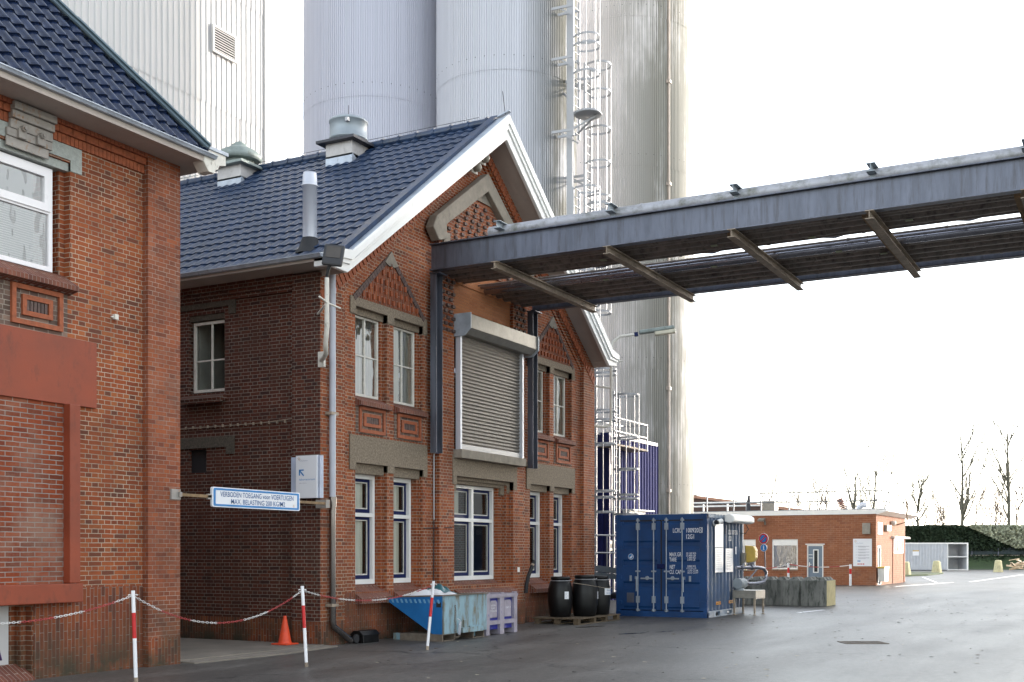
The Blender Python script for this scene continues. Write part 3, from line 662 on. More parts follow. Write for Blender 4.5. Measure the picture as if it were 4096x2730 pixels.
for x in(9.92,10.2):
    b.box(x-.06,x+.06,12.3,12.36,6.78,6.9);b.tube([(x,12.33,6.9),(x,12.26,6.9)],.042,6,smooth=False);b.tube([(x,12.26,6.9),(x,12.235,6.9)],.026,8)
obj('beam_anchor',b,M['steel_an'],LB,bevel=.006)
def pvc_window():
    x0,x1,z0,z1,y=9.5,10.53,5.26,6.6,12.5
    f=MB();f.wall(rect(x0,x1,z0,z1),[rect(x0+.06,x1-.06,z0+.06,6.0),rect(x0+.06,x1-.06,6.06,z1-.06)],'Y',y,y+.07)
    o=obj('window',f,M['pvc'],LB,bevel=.005)
    f=MB();f.wall(rect(x0+.035,x1-.035,6.03,z1-.035),[rect(x0+.14,x1-.14,6.13,z1-.13)],'Y',y-.022,y+.04);s_=obj('sash',f,M['pvc'],o,bevel=.005)
    pane(x0+.12,x1-.12,y+.015,6.1,z1-.1,M['glass_m'],s_)
    pane(x0+.05,x1-.05,y+.03,z0+.05,6.01,M['glass_m'],o)
    f=MB()
    for k in range(30): f.box(x0,x1,y+.12,y+.135,z0+.02+k*.03,z0+.022+k*.03)
    obj('blinds',f,M['white_old'],o)
    f=MB();f.box(x0-.1,x1+.3,y+.6,y+.62,z0-.2,z1+.2);obj('room_behind',f,M['room'],o)
pvc_window()
b=MB();b.prism([(12.52,5.26),(12.22,5.08),(12.22,5.02),(12.4,4.98),(12.52,4.98)],'X',9.1,10.72);obj('window_sill',b,M['brk_sill'],LB)
b=MB();b.box(9.55,10.68,12.392,12.398,4.4,5.0);o=obj('ornament_panel',b,M['brick_panel'],LB)
b=MB();b.wall(rect(9.8,10.58,4.48,4.98),[rect(9.86,10.52,4.54,4.92)],'Y',12.35,12.3915);b.wall(rect(9.96,10.42,4.6,4.86),[rect(10.02,10.36,4.66,4.8)],'Y',12.355,12.3915);obj('brick_frame',b,M['brk_hi'],o)
b=MB()
for k in range(6): b.box(10.03+k*.055,10.07+k*.055,12.37,12.3915,4.665,4.795)
obj('brick_centre',b,M['brk_dk'],o)
b=MB();b.box(7.5,11.12,12.34,12.391,3.545,4.42);obj('red_panel',b,M['redpaint'],LB,bevel=.004)
b=MB();b.box(10.6,10.77,12.25,12.391,1.215,3.544);b.box(7.5,10.77,12.2,12.391,.965,1.21);obj('red_frame',b,M['redpaint'],LB,bevel=.01)
b=MB();b.box(7.5,10.599,12.375,12.39,1.21,3.545);obj('infill_bricks',b,M['brick_new'],LB)
b=MB();b.box(7.8,9.94,12.6,12.66,.17,.95);obj('closing_board',b,M['sheet_w'],LB)
b=MB();b.prism([(12.6,.2),(12.3,.03),(12.3,0),(12.6,0)],'X',8,10.1);obj('threshold_bricks',b,M['brk_sill'],LB)
b=MB();b.box(11.44,11.5,12.34,12.39,4.8,4.87);b.tube([(11.44,12.37,4.83),(11.4,12.38,4.83)],.012,6);obj('junction_box',b,M['white_old'],LB)
b=MB();b.box(7,12.62,11.83,12.42,7.22,7.27);b.box(12.62,12.95,11.83,14.0,7.22,7.27);b.box(7,12.75,11.8,11.829,7.2,7.275);obj('soffit',b,M['soffit'],LB)
b=MB();b.prism([(12.56,7.2),(12.66,7.08),(12.78,7.08),(12.8,7.14),(12.86,7.16),(12.88,7.22),(13.02,7.26),(13.02,7.4),(12.62,7.4),(12.58,7.3)],'Y',11.79,12.0);obj('eave_bracket',b,M['white_old'],LB,bevel=.01)
b=MB();b.box(12.62,13.05,11.77,12.05,7.401,7.45);obj('bracket_cap',b,M['zinc'],LB)
b=MB();b.prism([(11.73,7.315),(11.75,7.28),(11.83,7.276),(11.83,7.315)],'X',7,12.78);b.box(7,12.78,11.72,11.83,7.316,7.33);obj('gutter',b,M['zinc'],LB)
k_=1.25
vdir=Vector((0,1,k_)).normalized();vl=5.2
org=(6.0,11.79,7.33)
tile_roof('roof',LB,org,(1,0,0),(0,1,k_),6.75,vl,.21,.3,.04,.035,M['tile_g'],clip=lambda u,v:(u+6.0)+v/math.sqrt(1+k_*k_)<12.6,per=10)
b=MB();b.add([(12.6,11.85,7.42),(9.3,15.15,11.55),(9.3,24,11.55),(12.6,24,7.42)],[(0,1,2,3)]);obj('roof',b,M['tile_g'],LB)
b=MB();
for i in range(7):
    t0=i*.62;t1=t0+.64
    P0=Vector((12.64-t0,11.8+t0,7.37+t0*k_));P1=Vector((12.64-t1,11.8+t1,7.37+t1*k_+.01))
    d=(P1-P0).normalized();s_=Vector((1,1,0)).normalized();nn=s_.cross(d)
    if nn.z<0:nn=-nn
    b.obox((P0+P1)/2+nn*.03,(d,(s_-nn*.35),(nn+s_*.35)),((P1-P0).length/2,.13,.012))
    b.obox((P0+P1)/2+nn*.03-s_*.1,(d,(s_+nn*.8),(nn-s_*.8)),((P1-P0).length/2,.06,.012))
obj('hip_capping',b,M['hip'],LB)
# ================================================================ pipe bridge
def ibeam(b,x0,x1,y0,y1,z0,z1,axis='Y',tf=.02,tw=.014,mi=0):
    if axis=='Y':
        b.box(x0,x1,y0,y1,z0,z0+tf,mi);b.box(x0,x1,y0,y1,z1-tf,z1,mi);xm=(x0+x1)/2;b.box(xm-tw/2,xm+tw/2,y0,y1,z0+tf,z1-tf,mi)
    elif axis=='X':
        b.box(x0,x1,y0,y1,z0,z0+tf,mi);b.box(x0,x1,y0,y1,z1-tf,z1,mi);ym=(y0+y1)/2;b.box(x0,x1,ym-tw/2,ym+tw/2,z0+tf,z1-tf,mi)
br=thing('pipe_bridge','grey steel pipe bridge running from the gable out over the yard','pipe bridge',(21.7,12.2,7.18))
for x in(19.55,23.88):
    b=MB();ibeam(b,x-.09,x+.09,-6,12.38,7.18,7.7);
    if x<20:
        b.box(x-.008,x+.008,12.36,12.375,7.2,7.68)
    obj('girder',b,M['galv'],br)
for y in(10.88,8.55,6.22,3.91,1.58,-.75):
    b=MB();ibeam(b,19.4,24.05,y-.07,y+.07,7.03,7.17,'X',.012,.01);obj('cross_beam',b,M['galv_w'],br)
    b=MB();b.box(19.8,23.75,y+.1,y+.2,7.17,7.27);obj('timber_sleeper',b,M['wood'],br)
    b=MB();ibeam(b,19.5,20.3,y-.07,y+.07,7.83,7.97,'X',.012,.01);b.box(19.7,19.74,y-.04,y+.04,7.71,7.83);b.box(20.0,20.03,y+.07,y+.1,7.72,7.9);obj('top_bracket',b,M['ventg'],br)
# pipes along the bridge
def lag(x,z,r,m,y0=-6,y1=12.4,joint=1.7,ph=0):
    b=MB();b.tube([(x,y0,z),(x,y1,z)],r,14)
    k=0
    y=y0+ph
    while y<y1:
        b.tube([(x,y,z),(x,min(y+.05,y1),z)],r+.008,14);y+=joint
    return obj('pipe',b,m,br)
lag(19.83,7.84,.125,M['pipe_m'],y1=11.2,ph=.4);lag(19.95,7.3,.07,M['pipe_d'],ph=.2)
for x,z,r,m,ph in((20.15,7.34,.1,'pipe_d',.3),(20.42,7.33,.11,'pipe_d',1.1),(20.72,7.33,.12,'pipe_d',.7),(21.0,7.34,.1,'pipe_d',.1),(21.72,7.3,.035,'pipe_s',.2),(21.92,7.28,.09,'pipe_s',.9),(22.2,7.33,.1,'pipe_d',.5),(22.46,7.33,.12,'pipe_d',1.3),(22.78,7.35,.15,'pipe_d',.2),(23.15,7.33,.13,'pipe_d',.8),(23.5,7.33,.12,'pipe_d',1.5),(21.6,7.32,.02,'pipe_d',.5)): lag(x,z,r,M[m],ph=ph,y1=12.5)
b=MB()
for i in range(6): 
    ya=10.8-i*2.33;b.beam((21.0,ya,7.42),(21.72,ya-1.15,7.42),.035,.035);b.beam((21.0,ya-2.3,7.42),(21.72,ya-1.15,7.42),.035,.035)
obj('wind_bracing',b,M['dark_steel'],br)
b=MB()
for x,y in((21.92,9.6),(21.92,7.3),(21.92,4.9),(20.42,9.0),(20.42,6.8),(20.72,5.1),(20.42,3.4),(22.46,4.2)): b.box(x-.05,x+.05,y,y+.12,7.19,7.2)
obj('pipe_label',b,nm('label_green',(.3,.33,.2),.6),br)
for x,mm,z0 in((19.72,'galv',3.6),(23.88,'dark_steel',3.56)):
    b=MB();xa,xb=x-.12,x+.12
    b.box(xa,xa+.012,12.3,12.44,z0,7.14);b.box(xb-.012,xb,12.3,12.44,z0,7.14);b.box(xa+.012,xb-.012,12.4,12.41,z0,7.14);b.box(xa-.04,xb+.06,12.22,12.44,7.141,7.165)
    for z in(4.2,5.0,5.8,6.6): b.tube([(x-.07,12.4,z),(x-.07,12.385,z)],.014,6)
    obj('column',b,M['galv'],br)
# ================================================================ roller shutter
sh=thing('roller_shutter','grey metal roller shutter with box housing in the upper wall of the gable','shutter',(22,12.4,3.7))
b=MB();vs=[];n=0
z=3.8
while z<6.32:
    for k in range(5):
        a=k/5;vs+=[(20.66,12.43-.034*math.sin(math.pi*a),z+.075*a),(23.3,12.43-.034*math.sin(math.pi*a),z+.075*a)];n+=1
    z+=.075
b.add(vs,[(2*i,2*i+1,2*i+3,2*i+2) for i in range(n-1)],0,True);obj('slats',b,M['shutter'],sh)
b=MB();b.box(20.66,23.3,12.37,12.43,3.745,3.86);obj('bottom_rail',b,M['alu'],sh,bevel=.006)
for x in(20.58,23.3):
    b=MB();b.box(x-.0,x+.07,12.33,12.449,3.74,6.25);obj('guide_rail',b,M['zinc_lt'],sh,bevel=.005)
b=MB();b.prism([(12.44,6.1),(12.22,6.1),(12.08,6.22),(12.08,6.5),(12.44,6.5)],'X',20.55,23.55);obj('housing',b,M['shbox'],sh,bevel=.008)
b=MB();b.prism([(12.449,6.06),(12.2,6.06),(12.05,6.2),(12.05,6.52),(12.449,6.52)],'X',20.52,20.549);obj('end_plate',b,M['zinc'],sh);b=MB();b.prism([(12.449,6.06),(12.2,6.06),(12.05,6.2),(12.05,6.52),(12.449,6.52)],'X',23.551,23.58);obj('end_plate',b,M['zinc'],sh)
# ================================================================ roof furniture
fl=thing('flue_pipe','pale grey flue pipe standing on the lower roof slope above the gutter','flue pipe',(16.95,13.35,7.1))
b=MB();b.lathe(16.95,13.35,[(.13,7.1),(.13,8.27),(.15,8.275),(.15,8.3),(.135,8.31),(.128,8.5),(.12,8.53),(.12,8.4)],28);obj('pipe',b,M['zinc_lt'],fl)
b=MB();b.lathe(16.95,13.35,[(.3,7.03),(.2,7.15),(.145,7.32),(.14,7.34)],16);obj('flashing',b,M['rubber'],fl)
b=MB();b.obox((16.9,13.35,7.12),((1,0,.745),(0,1,0),(-.745,0,1)),(.4,.36,.012));obj('roof_sheet',b,M['dark_steel'],fl)
def vent(x,y,label,dome):
    t=thing('roof_vent',label,'roof vent',(x,y,10.4))
    hw=.36
    b=MB();b.box(x-hw,x+hw,y-hw,y+hw,10.3,10.78);b.prism([(x-hw,10.0),(x+hw,10.4),(x+hw,10.5),(x-hw,10.5)],'Y',y-hw,y+hw);obj('base_box',b,M['vent'],t)
    b=MB();b.prism([(x-hw-.0,10.46),(x-hw-.01,10.05),(x-hw+.3,10.35),(x-hw+.02,10.5)],'Y',y-hw-.005,y+hw+.005);obj('lower_cladding',b,M['zinc'],t)
    b=MB();b.obox((x-hw+.2,y,10.31),((1,0,.745),(0,1,0),(-.745,0,1)),(.62,.62,.045));obj('flashing',b,M['lead'],t)
    b=MB();b.box(x-.52,x+.52,y-.52,y+.52,10.78,10.84);obj('cap_slab',b,M['copper'] if dome else M['dark_steel'],t)
    if dome:
        b=MB();b.lathe(x,y,[(.34,10.84),(.36,10.98),(.34,11.04)],24);obj('neck',b,M['copper'],t)
        b=MB();b.lathe(x,y,[(.5,10.98),(.54,11.02),(.53,11.1),(.45,11.2),(.3,11.28),(.2,11.31),(.18,11.38),(.08,11.45),(0,11.46)],28);obj('dome',b,M['copper'],t)
        b=MB();b.tube([(x,y,11.43),(x,y,12.0)],.008,5);obj('spike',b,M['dark_steel'],t)
    else:
        b=MB();b.lathe(x,y,[(.36,10.84),(.4,10.9),(.44,10.92),(.44,10.95),(.42,10.96),(.42,11.3),(.44,11.31),(.44,11.34),(.4,11.38),(0,11.41)],32);obj('drum',b,M['ventg'],t)
        b=MB();b.box(x-.43,x-.36,y-.3,y-.22,11.2,11.28);obj('bracket',b,M['alu'],t)
        b=MB();b.tube([(x,y,11.38),(x,y,11.73)],.008,5);obj('spike',b,M['dark_steel'],t)
vent(21.45,15.8,'grey drum shaped ventilator on a boxed base near the ridge, closer to the gable',False)
vent(21.5,19.05,'green domed ventilator on a boxed base near the ridge, beside the left building',True)
# ================================================================ downpipe
dp=thing('downpipe','grey downpipe at the front corner of the gabled building','downpipe',(16.32,12.38,0))
b=MB();b.tube([(16.32,12.36,6.45),(16.32,12.36,2.45)],.057,14);b.tube([(16.32,12.36,4.02),(16.32,12.36,3.98)],.064,14);b.tube([(16.32,12.36,6.1),(16.32,12.36,6.2)],.064,14);obj('upper_pipe',b,nm('grey_plastic',(.42,.43,.48),.45,var=.1),dp)
b=MB();b.tube([(16.32,12.36,2.58),(16.32,12.36,2.4)],.068,14);b.tube([(16.32,12.36,2.4),(16.32,12.36,.42),(16.34,12.36,.34),(16.8,12.32,.06)],.057,14);b.tube([(16.32,12.36,2.36),(16.32,12.36,2.3)],.063,14);obj('lower_pipe',b,nm('steel_downpipe',(.2,.18,.17),.25,metal=.9,var=.3,stretch=(1,1,.3)),dp)
for z in(.68,4.0):
    b=MB();b.box(16.22,16.42,12.3,12.44,z,z+.05);obj('pipe_clip',b,M['galv_w'],dp)
# ================================================================ corner lamp
la=thing('wall_lamp','black flood head lamp on a curved white pole bracket at the gable corner','lamp',(15.4,11.8,4.9))
b=MB();b.tube([(16.08,12.42,4.92),(15.85,12.2,4.9),(15.6,11.95,4.92),(15.42,11.82,5.05),(15.39,11.77,5.3),(15.39,11.77,6.12)],[.038,.04,.04,.04,.04,.036],10);b.box(16.04,16.1,12.34,12.46,4.8,5.06);obj('pole',b,M['white_old'],la)
b=MB();b.tube([(15.0,11.62,5.72),(15.39,11.77,5.71),(15.76,11.78,5.69)],.017,8);b.tube([(15.39,11.77,5.71),(16.09,12.5,5.72)],.02,8);obj('stay_bar',b,M['white_old'],la)
b=MB();b.tube([(15.39,11.77,6.1),(15.39,11.75,6.24),(15.41,11.71,6.36)],[.03,.028,.04],10);obj('neck',b,M['black'],la)
ax2=Vector((SL,-CL,0)).normalized();ax1=Vector((.25*CL,.25*SL,.95)).normalized()+ax2*.12;ax1.normalize();ax2=(ax2-ax1*ax2.dot(ax1)).normalized();ax3=ax1.cross(ax2)
hc=Vector((15.42,11.66,6.48))
b=MB();b.obox(hc,(ax1,ax2,ax3),(.19,.17,.035));obj('lamp_head',b,nm('lamp_black',(.03,.03,.033),.5),la,bevel=.03)
n3=ax3 if ax3.dot(Vector((-CL,-SL,0)))>0 else -ax3
b=MB();b.obox(hc+n3*.037+ax1*.04,(ax1,ax2,ax3),(.1,.12,.006));obj('lens',b,nm('lamp_lens',(.07,.06,.05),.2),la)
# right side street lamp on bracket
l2=thing('wall_lamp','weathered street lamp on a bent pole at the far corner of the gabled building','lamp',(27.88,12.15,5))
b=MB();b.tube([(27.63,12.61,4.93),(27.78,12.3,4.88),(27.86,12.18,4.93),(27.88,12.15,5.1),(27.88,12.15,6.9),(27.9,12.1,7.1),(28.0,11.95,7.24),(28.25,11.6,7.3)],.036,10);b.tube([(27.6,12.6,5.95),(27.88,12.15,5.9)],.03,8);b.box(27.5,27.56,12.5,12.62,5.85,6.05);b.box(27.5,27.56,12.5,12.62,4.83,5.05);b.tube([(27.7,12.35,6.55),(28.05,11.9,6.6)],.018,6)
obj('pole',b,M['white_old'],l2)
a1=Vector((.33,-.94,.12)).normalized();a2=a1.cross(Vector((0,0,1))).normalized();a3=a2.cross(a1)
b=MB();b.obox(Vector((28.25,11.6,7.3)),(a1,a2,a3),(.05,.05,.05));obj('joint',b,M['blue'],l2)
b=MB();b.obox(Vector((28.43,11.1,7.4)),(a1,a2,a3),(.46,.1,.05));obj('lamp_head',b,M['copper'],l2,bevel=.03)
b=MB();b.obox(Vector((28.5,10.9,7.33)),(a1,a2,a3),(.27,.09,.055));obj('diffuser',b,nm('diffuser',(.6,.55,.42),.35),l2,bevel=.03)
# flood lights near the gable top
t=thing('floodlight','pair of small grey floodlights side by side under the gable peak','floodlight',(21.3,12.4,9.7))
for x,z in((21.08,9.66),(21.42,9.95)):
    b=MB();b.box(x-.12,x+.12,12.28,12.3,z-.12,z+.12);obj('reflector_plate',b,M['white_old'],t)
    b=MB();b.lathe(x,12.22,[(.0,z-.1),(.07,z-.08),(.1,z),(.07,z+.08),(0,z+.1)],12);b.tube([(x,12.3,z),(x,12.44,z-.06)],.02,6);obj('lamp_bulb',b,nm('flood_grey',(.3,.27,.22),.5),t)
b=MB();b.tube([(21.0,12.43,9.8),(21.6,12.43,10.05)],.012,6);obj('conduit',b,M['dark_steel'],t)
# ================================================================ signs between the buildings
sg=thing('barrier_sign','long white and blue sign on a metal bar across the alley, VERBODEN TOEGANG','sign',(14.3,12.28,2.4))
X0,X1=13.22,15.28;yS=12.24
def rrect(x0,x1,z0,z1,r,k=4):
    pts=[]
    for cx,cz,a0 in((x1-r,z0+r,-90),(x1-r,z1-r,0),(x0+r,z1-r,90),(x0+r,z0+r,180)):
        for i in range(k+1):
            a=R(a0+90*i/k);pts.append((cx+r*math.cos(a),cz+r*math.sin(a)))
    return pts
b=MB();b.prism(rrect(X0,X1,2.3,2.6,.03),'Y',yS,yS+.04);obj('sign_panel',b,M['signw'],sg)
b=MB();b.wall(rrect(X0+.025,X1-.025,2.315,2.585,.025),[rrect(X0+.07,X1-.07,2.345,2.555,.015)],'Y',yS-.003,yS-.0005);obj('blue_border',b,M['inkm'],sg)
text('VERBODEN TOEGANG voor VOERTUIGEN',((X0+.17),yS-.001,2.462),(1,0,0),(0,0,1),.076,M['inkb'],sg,width=1.72,bold=.003)
text('MAX. BELASTING 200 KG/M2',((X0+.4),yS-.001,2.358),(1,0,0),(0,0,1),.076,M['inkb'],sg,width=1.27,bold=.003)
def star(parent,cx,cz,r,y=None,x=None):
    b=MB()
    for i in range(6):
        a0=2*math.pi*i/6+.3;pts=[]
        for rr,da in((.35,-.32),(1,0),(.35,.32),(.25,0)):
            pts.append((cx+r*rr*math.cos(a0+da),cz+r*rr*math.sin(a0+da)))
        if y is not None: b.prism(pts,'Y',y-.003,y-.001,i%3)
        else: b.prism(pts,'X',x-.003,x-.001,i%3)
    return obj('star_emblem',b,[M['star1'],M['orange'],M['star2']],parent)
star(sg,X1-.16,2.375,.03,y=yS)
b=MB();b.box(12.56,X0,12.25,12.29,2.43,2.475);obj('crossbar',b,M['wood'],sg,bevel=.004);b=MB();b.box(X1,16.09,12.25,12.29,2.43,2.475);obj('crossbar',b,M['wood'],sg,bevel=.004)
b=MB();b.box(12.42,12.6,12.27,12.299,2.38,2.53);b.box(12.55,12.6,12.24,12.3,2.42,2.49);obj('end_bracket',b,M['steel_an'],sg);b=MB();b.box(15.98,16.09,12.24,12.46,2.38,2.52);obj('end_bracket',b,M['steel_an'],sg);b=MB();b.box(13.14,13.24,12.25,12.29,2.41,2.49);obj('end_bracket',b,M['steel_an'],sg)
ls=thing('direction_sign','white laboratory direction sign with blue arrow on the corner pilaster','sign',(15.95,12.6,2.9))
yl0,yl1,zl0,zl1=12.34,12.92,2.55,3.28;xs_=15.92
b=MB();b.prism([(xs_,yl0+.05),(xs_,yl1-.08),(xs_+.12,yl1),(xs_+.12,yl0)],'Z',zl0,zl1);obj('sign_box',b,M['signw'],ls,bevel=.003)
b=MB();b.box(xs_+.02,xs_+.1,yl1-.07,yl1+.04,zl0+.05,zl1-.02);b.box(xs_+.015,xs_+.1,yl0-.005,yl0+.04,zl0,zl1-.005);obj('side_strip',b,M['signside'],ls)
xd=(0,-1,0);zz=(0,0,1)
text('laboratorium',(xs_,yl1-.15,2.855),xd,zz,.032,M['inkm'],ls,width=.34)
text('laboratory',(xs_,yl1-.15,2.80),xd,zz,.018,M['inkg'],ls,width=.16)
text('FrieslandCampina',(xs_,yl1-.155,3.185),xd,zz,.012,M['inkb'],ls,width=.18)
star(ls,yl1-.15,3.225,.038,x=xs_)
b=MB();b.obox((xs_-.002,yl1-.205,2.98),((0,-1,-1),(0,-1,1),(1,0,0)),(.065,.011,.002));b.box(xs_-.004,xs_-.001,yl1-.25,yl1-.15,3.02,3.042);b.box(xs_-.004,xs_-.001,yl1-.17,yl1-.148,2.94,3.02);obj('arrow',b,M['inkm'],ls)
# ================================================================ posts, chains, cone
def post(base,top,label):
    base=Vector(base);top=Vector(top);d=top-base
    t=thing('barrier_post',label,'post',base,'red and white posts in front of the alley')
    for a,b2,m in((0,.48,'postw'),(.48,.76,'red'),(.76,1,'postw')):
        b=MB();b.tube([base+d*a,base+d*b2],.024,12);obj('white_band' if m=='postw' else 'red_band',b,M[m],t)
    b=MB();b.tube([base,base+d*.055],.0255,12);obj('ground_sleeve',b,M['galv_w'],t)
    b=MB();
    for s in(-1,1): b.tube([top+Vector((s*.02,s*-.02,-.05)),top+Vector((s*.05,s*-.03,-.055))],.008,6)
    obj('chain_hook',b,M['chain_w'],t)
    return top
p1=post((10.53,11.0,0),(10.5,11.02,1.14),'upright red and white post in the left foreground, before the red building')
p2=post((13.13,10.4,0),(13.11,10.46,1.14),'red and white post in front of the alley, beside the traffic cone')
p3=post((16.4,10.47,0),(16.52,10.42,1.14),'leaning red and white post in front of the blue skip')
def chain(a,b,sag,label,ph=0,group='chains strung between the posts'):
    a=Vector(a);b=Vector(b);L=(b-a).length;t=thing('barrier_chain',label,'chain',a,group)
    n=int(L*1.02/.034);segs={'r':MB(),'w':MB()};prev=None
    for i in range(n+1):
        u=i/n;p=a+(b-a)*u-Vector((0,0,sag*4*u*(1-u)))
        if prev is not None:
            d=(p-prev);c=(p+prev)/2;d.normalize();s_=d.cross(Vector((0,0,1))).normalized();up=s_.cross(d)
            if i%2: s_,up=up,s_
            pts=[c+d*(.026*math.cos(q))+s_*(.011*math.sin(q)) for q in [2*math.pi*k/8 for k in range(9)]]
            key='r' if int((u*L+ph)/.42)%2 else 'w'
            segs[key].tube(pts,.0035,4,caps=False)
        prev=p
    obj('white_links',segs['w'],M['chain_w'],t);obj('red_links',segs['r'],M['chain_r'],t)
dz=Vector((0,0,-.06))
chain(Vector((7.0,11.35,1.08)),p1+dz,.26,'red and white chain from the left edge to the nearest post',.1)
chain(p1+dz,p2+dz,.4,'red and white chain sagging across the alley mouth',0)
chain(p2+dz,p3+dz,.2,'red and white chain in front of the blue skip and downpipe',0)
t=thing('traffic_cone','orange traffic cone at the foot of the alley wall','cone',(15.8,12.98,.035))
b=MB();b.lathe(15.8,12.98,[(.125,.055),(.11,.09),(.03,.5),(.028,.53),(0,.53)],20);obj('cone_body',b,M['cone'],t)
b=MB();b.box(15.63,15.97,12.81,13.15,.036,.062);obj('base_plate',b,M['cone'],t,bevel=.015)
t=thing('rodent_box','black rodent bait box on the ground beside the downpipe','bait box',(17.3,12.3,0))
b=MB();b.prism([(12.2,0),(12.5,0),(12.49,.14),(12.43,.2),(12.27,.2),(12.21,.14)],'X',17.02,17.5);obj('box_body',b,M['black'],t,bevel=.01)
b=MB();b.prism([(12.19,.14),(12.5,.14),(12.42,.22),(12.28,.22)],'X',17.0,17.52);obj('lid',b,M['black'],t,bevel=.01)
b=MB();b.disc((16.88,12.28,.09),(0,-1,0),.08,.03);obj('drain_cover',b,M['rubber'],t)
# ================================================================ skip
sk_=thing('tipping_skip','blue and grey tipping skip with pointed lip standing against the gable wall','skip',(18,11.6,0))
yA,yB=11.2,12.38
b=MB();side=[(12.36,.7),(12.38,.78),(11.2,.83),(11.2,.13),(11.4,.13)]
b.prism(side,'X',18.04,18.06);b.prism(side,'X',19.62,19.64)
L=math.hypot(.96,.57);b.obox((18.84,11.88,.415),((1,0,0),(0,.96,.57),(0,-.57,.96)),(.78,L/2,.01));b.box(18.06,19.62,11.2,11.4,.13,.15)
obj('front_hopper',b,M['skipb'],sk_)
b=MB();b.box(18.05,19.64,yA-.025,yA-.001,.13,.82);obj('bin_body',b,M['skipg'],sk_)
b=MB();b.beam((18.05,yA,.835),(18.05,12.38,.79),.045,.025);b.beam((19.63,yA,.835),(19.63,12.38,.79),.045,.025);b.beam((18.03,yA-.02,.835),(19.66,yA-.02,.835),.07,.022);b.box(18.03,19.65,12.36,12.4,.68,.79);obj('rim',b,M['rust'],sk_)
b=MB();b.box(18.1,18.2,11.35,12.3,.0,.12);obj('base_rail',b,M['skipg'],sk_);b=MB();b.box(19.4,19.5,11.35,12.3,.0,.12);obj('base_rail',b,M['skipg'],sk_)
for i,(xa,xb) in enumerate(((18.02,18.46),(19.12,19.55))):
    b=MB();b.wall([(xa,0),(xb,0),(xb,.13),(xa,.13)],[[(xa+.03,.015),(xb-.03,.015),(xb-.03,.115),(xa+.03,.115)]],'Y',yA-.02,yA+.9);obj('fork_pocket',b,M['rust'],sk_)
b=MB();b.box(18.62,19.38,yA-.1,yA-.03,.13,.22);b.box(18.75,18.9,yA-.05,yA-.026,.22,.36);b.box(18.95,19.3,yA-.06,yA-.03,.22,.24);obj('latch_bracket',b,M['skipg'],sk_)
b=MB()
for i in range(14):
    z=.62-i*.044;c=Vector((18.42+.008*math.sin(i),yA-.05,z))
    s_=Vector((1,0,0)) if i%2 else Vector((0,1,0))
    b.tube([c+Vector((0,0,1))*(.028*math.cos(q))+s_*(.013*math.sin(q)) for q in [2*math.pi*k/8 for k in range(9)]],.0045,4,caps=False)
for i in range(6):
    c=Vector((18.4+i*.03,yA-.07,.05+.01*abs(i-2)));b.tube([c+Vector((.028*math.cos(q),0,.012*math.sin(q))) for q in [2*math.pi*k/8 for k in range(9)]],.0045,4,caps=False)
obj('lifting_chain',b,M['rust'],sk_)
b=MB();b.beam((18.6,yA-.05,.34),(18.56,yA-.05,.1),.04,.03);b.tube([(18.5,yA-.05,.4),(18.6,yA-.05,.36),(18.6,yA-.05,.3),(18.53,yA-.06,.28)],.006,5);obj('hook',b,M['zinc_lt'],sk_)
b=MB();b.box(18.035,18.0395,yA+.02,yA+.12,.62,.71);obj('marking_plate',b,M['rubber'],sk_)
b=MB()
for i in range(11): 
    y=11.24+i*.1;b.prism([(y,.69),(y+.04,.69),(y+.07,.76),(y+.03,.76)],'X',18.034,18.0395)
obj('hazard_stripes',b,nm('stripe_faded',(.15,.35,.55),.5),sk_)
def crumple(name,label,cat,x0,x1,y0,y1,z,h,m,seed):
    r2=random.Random(seed);b=MB();n=16;vs=[]
    for i in range(n+1):
        for j in range(n+1):
            u,v=i/n,j/n;e=min(u,1-u,v,1-v)*4;e=min(1,e)
            vs.append((x0+(x1-x0)*u,y0+(y1-y0)*v,z+h*e*(.4+.6*abs(math.sin(u*7+seed)*math.cos(v*6+seed*2)))+r2.uniform(-.012,.012)))
    b.add(vs,[(i*(n+1)+j,i*(n+1)+j+1,(i+1)*(n+1)+j+1,(i+1)*(n+1)+j) for i in range(n) for j in range(n)],0,True)
    return tag(obj(name,b,m,norm=False),label,cat)
crumple('plastic_sheet','crumpled white plastic sheet lying on top of the skip','plastic sheet',18.1,18.95,11.25,12.2,.78,.16,M['postw'],3)
crumple('plastic_bag','dark green plastic bag lying on top of the skip','plastic bag',18.75,19.3,11.6,12.2,.8,.22,nm('green_bag',(.03,.12,.14),.3),5)
# pallet box
cr=thing('pallet_box','lilac and blue plastic pallet box standing right of the skip, marked CAT. 3','pallet box',(20.35,11.6,0))
xa,xb,ya,yb=19.76,21.03,11.25,12.1
b=MB();b.wall(rect(xa,xb,.0,.8),[rect(xa+.13,xa+.55,.0,.2),rect(xb-.55,xb-.13,.0,.2),rect(xa+.13,xa+.55,.28,.72),rect(xb-.55,xb-.13,.28,.72)],'Y',ya,ya+.06)
b.box(xa,xa+.06,ya+.06,yb,.1,.8);b.box(xb-.06,xb,ya+.06,yb,.1,.8);b.box(xa,xb,yb-.05,yb,.1,.8);b.box(xa+.06,xb-.06,ya+.06,yb-.05,.2,.24)
for x in(xa,(xa+xb)/2-.06,xb-.12): b.box(x,x+.12,ya+.06,yb,0,.1)
b.box(xa-.01,xb+.01,ya-.012,ya+.02,.74,.79)
for x in (xa+.02,(xa+xb)/2-.05,xb-.14): b.box(x,x+.12,ya-.01,ya+.05,.795,.83)
obj('frame',b,M['crate'],cr,bevel=.008)
b=MB();b.box(xa+.06,xb-.06,ya+.062,ya+.09,.1,.74);obj('inner_wall',b,M['crateb'],cr)
b=MB()
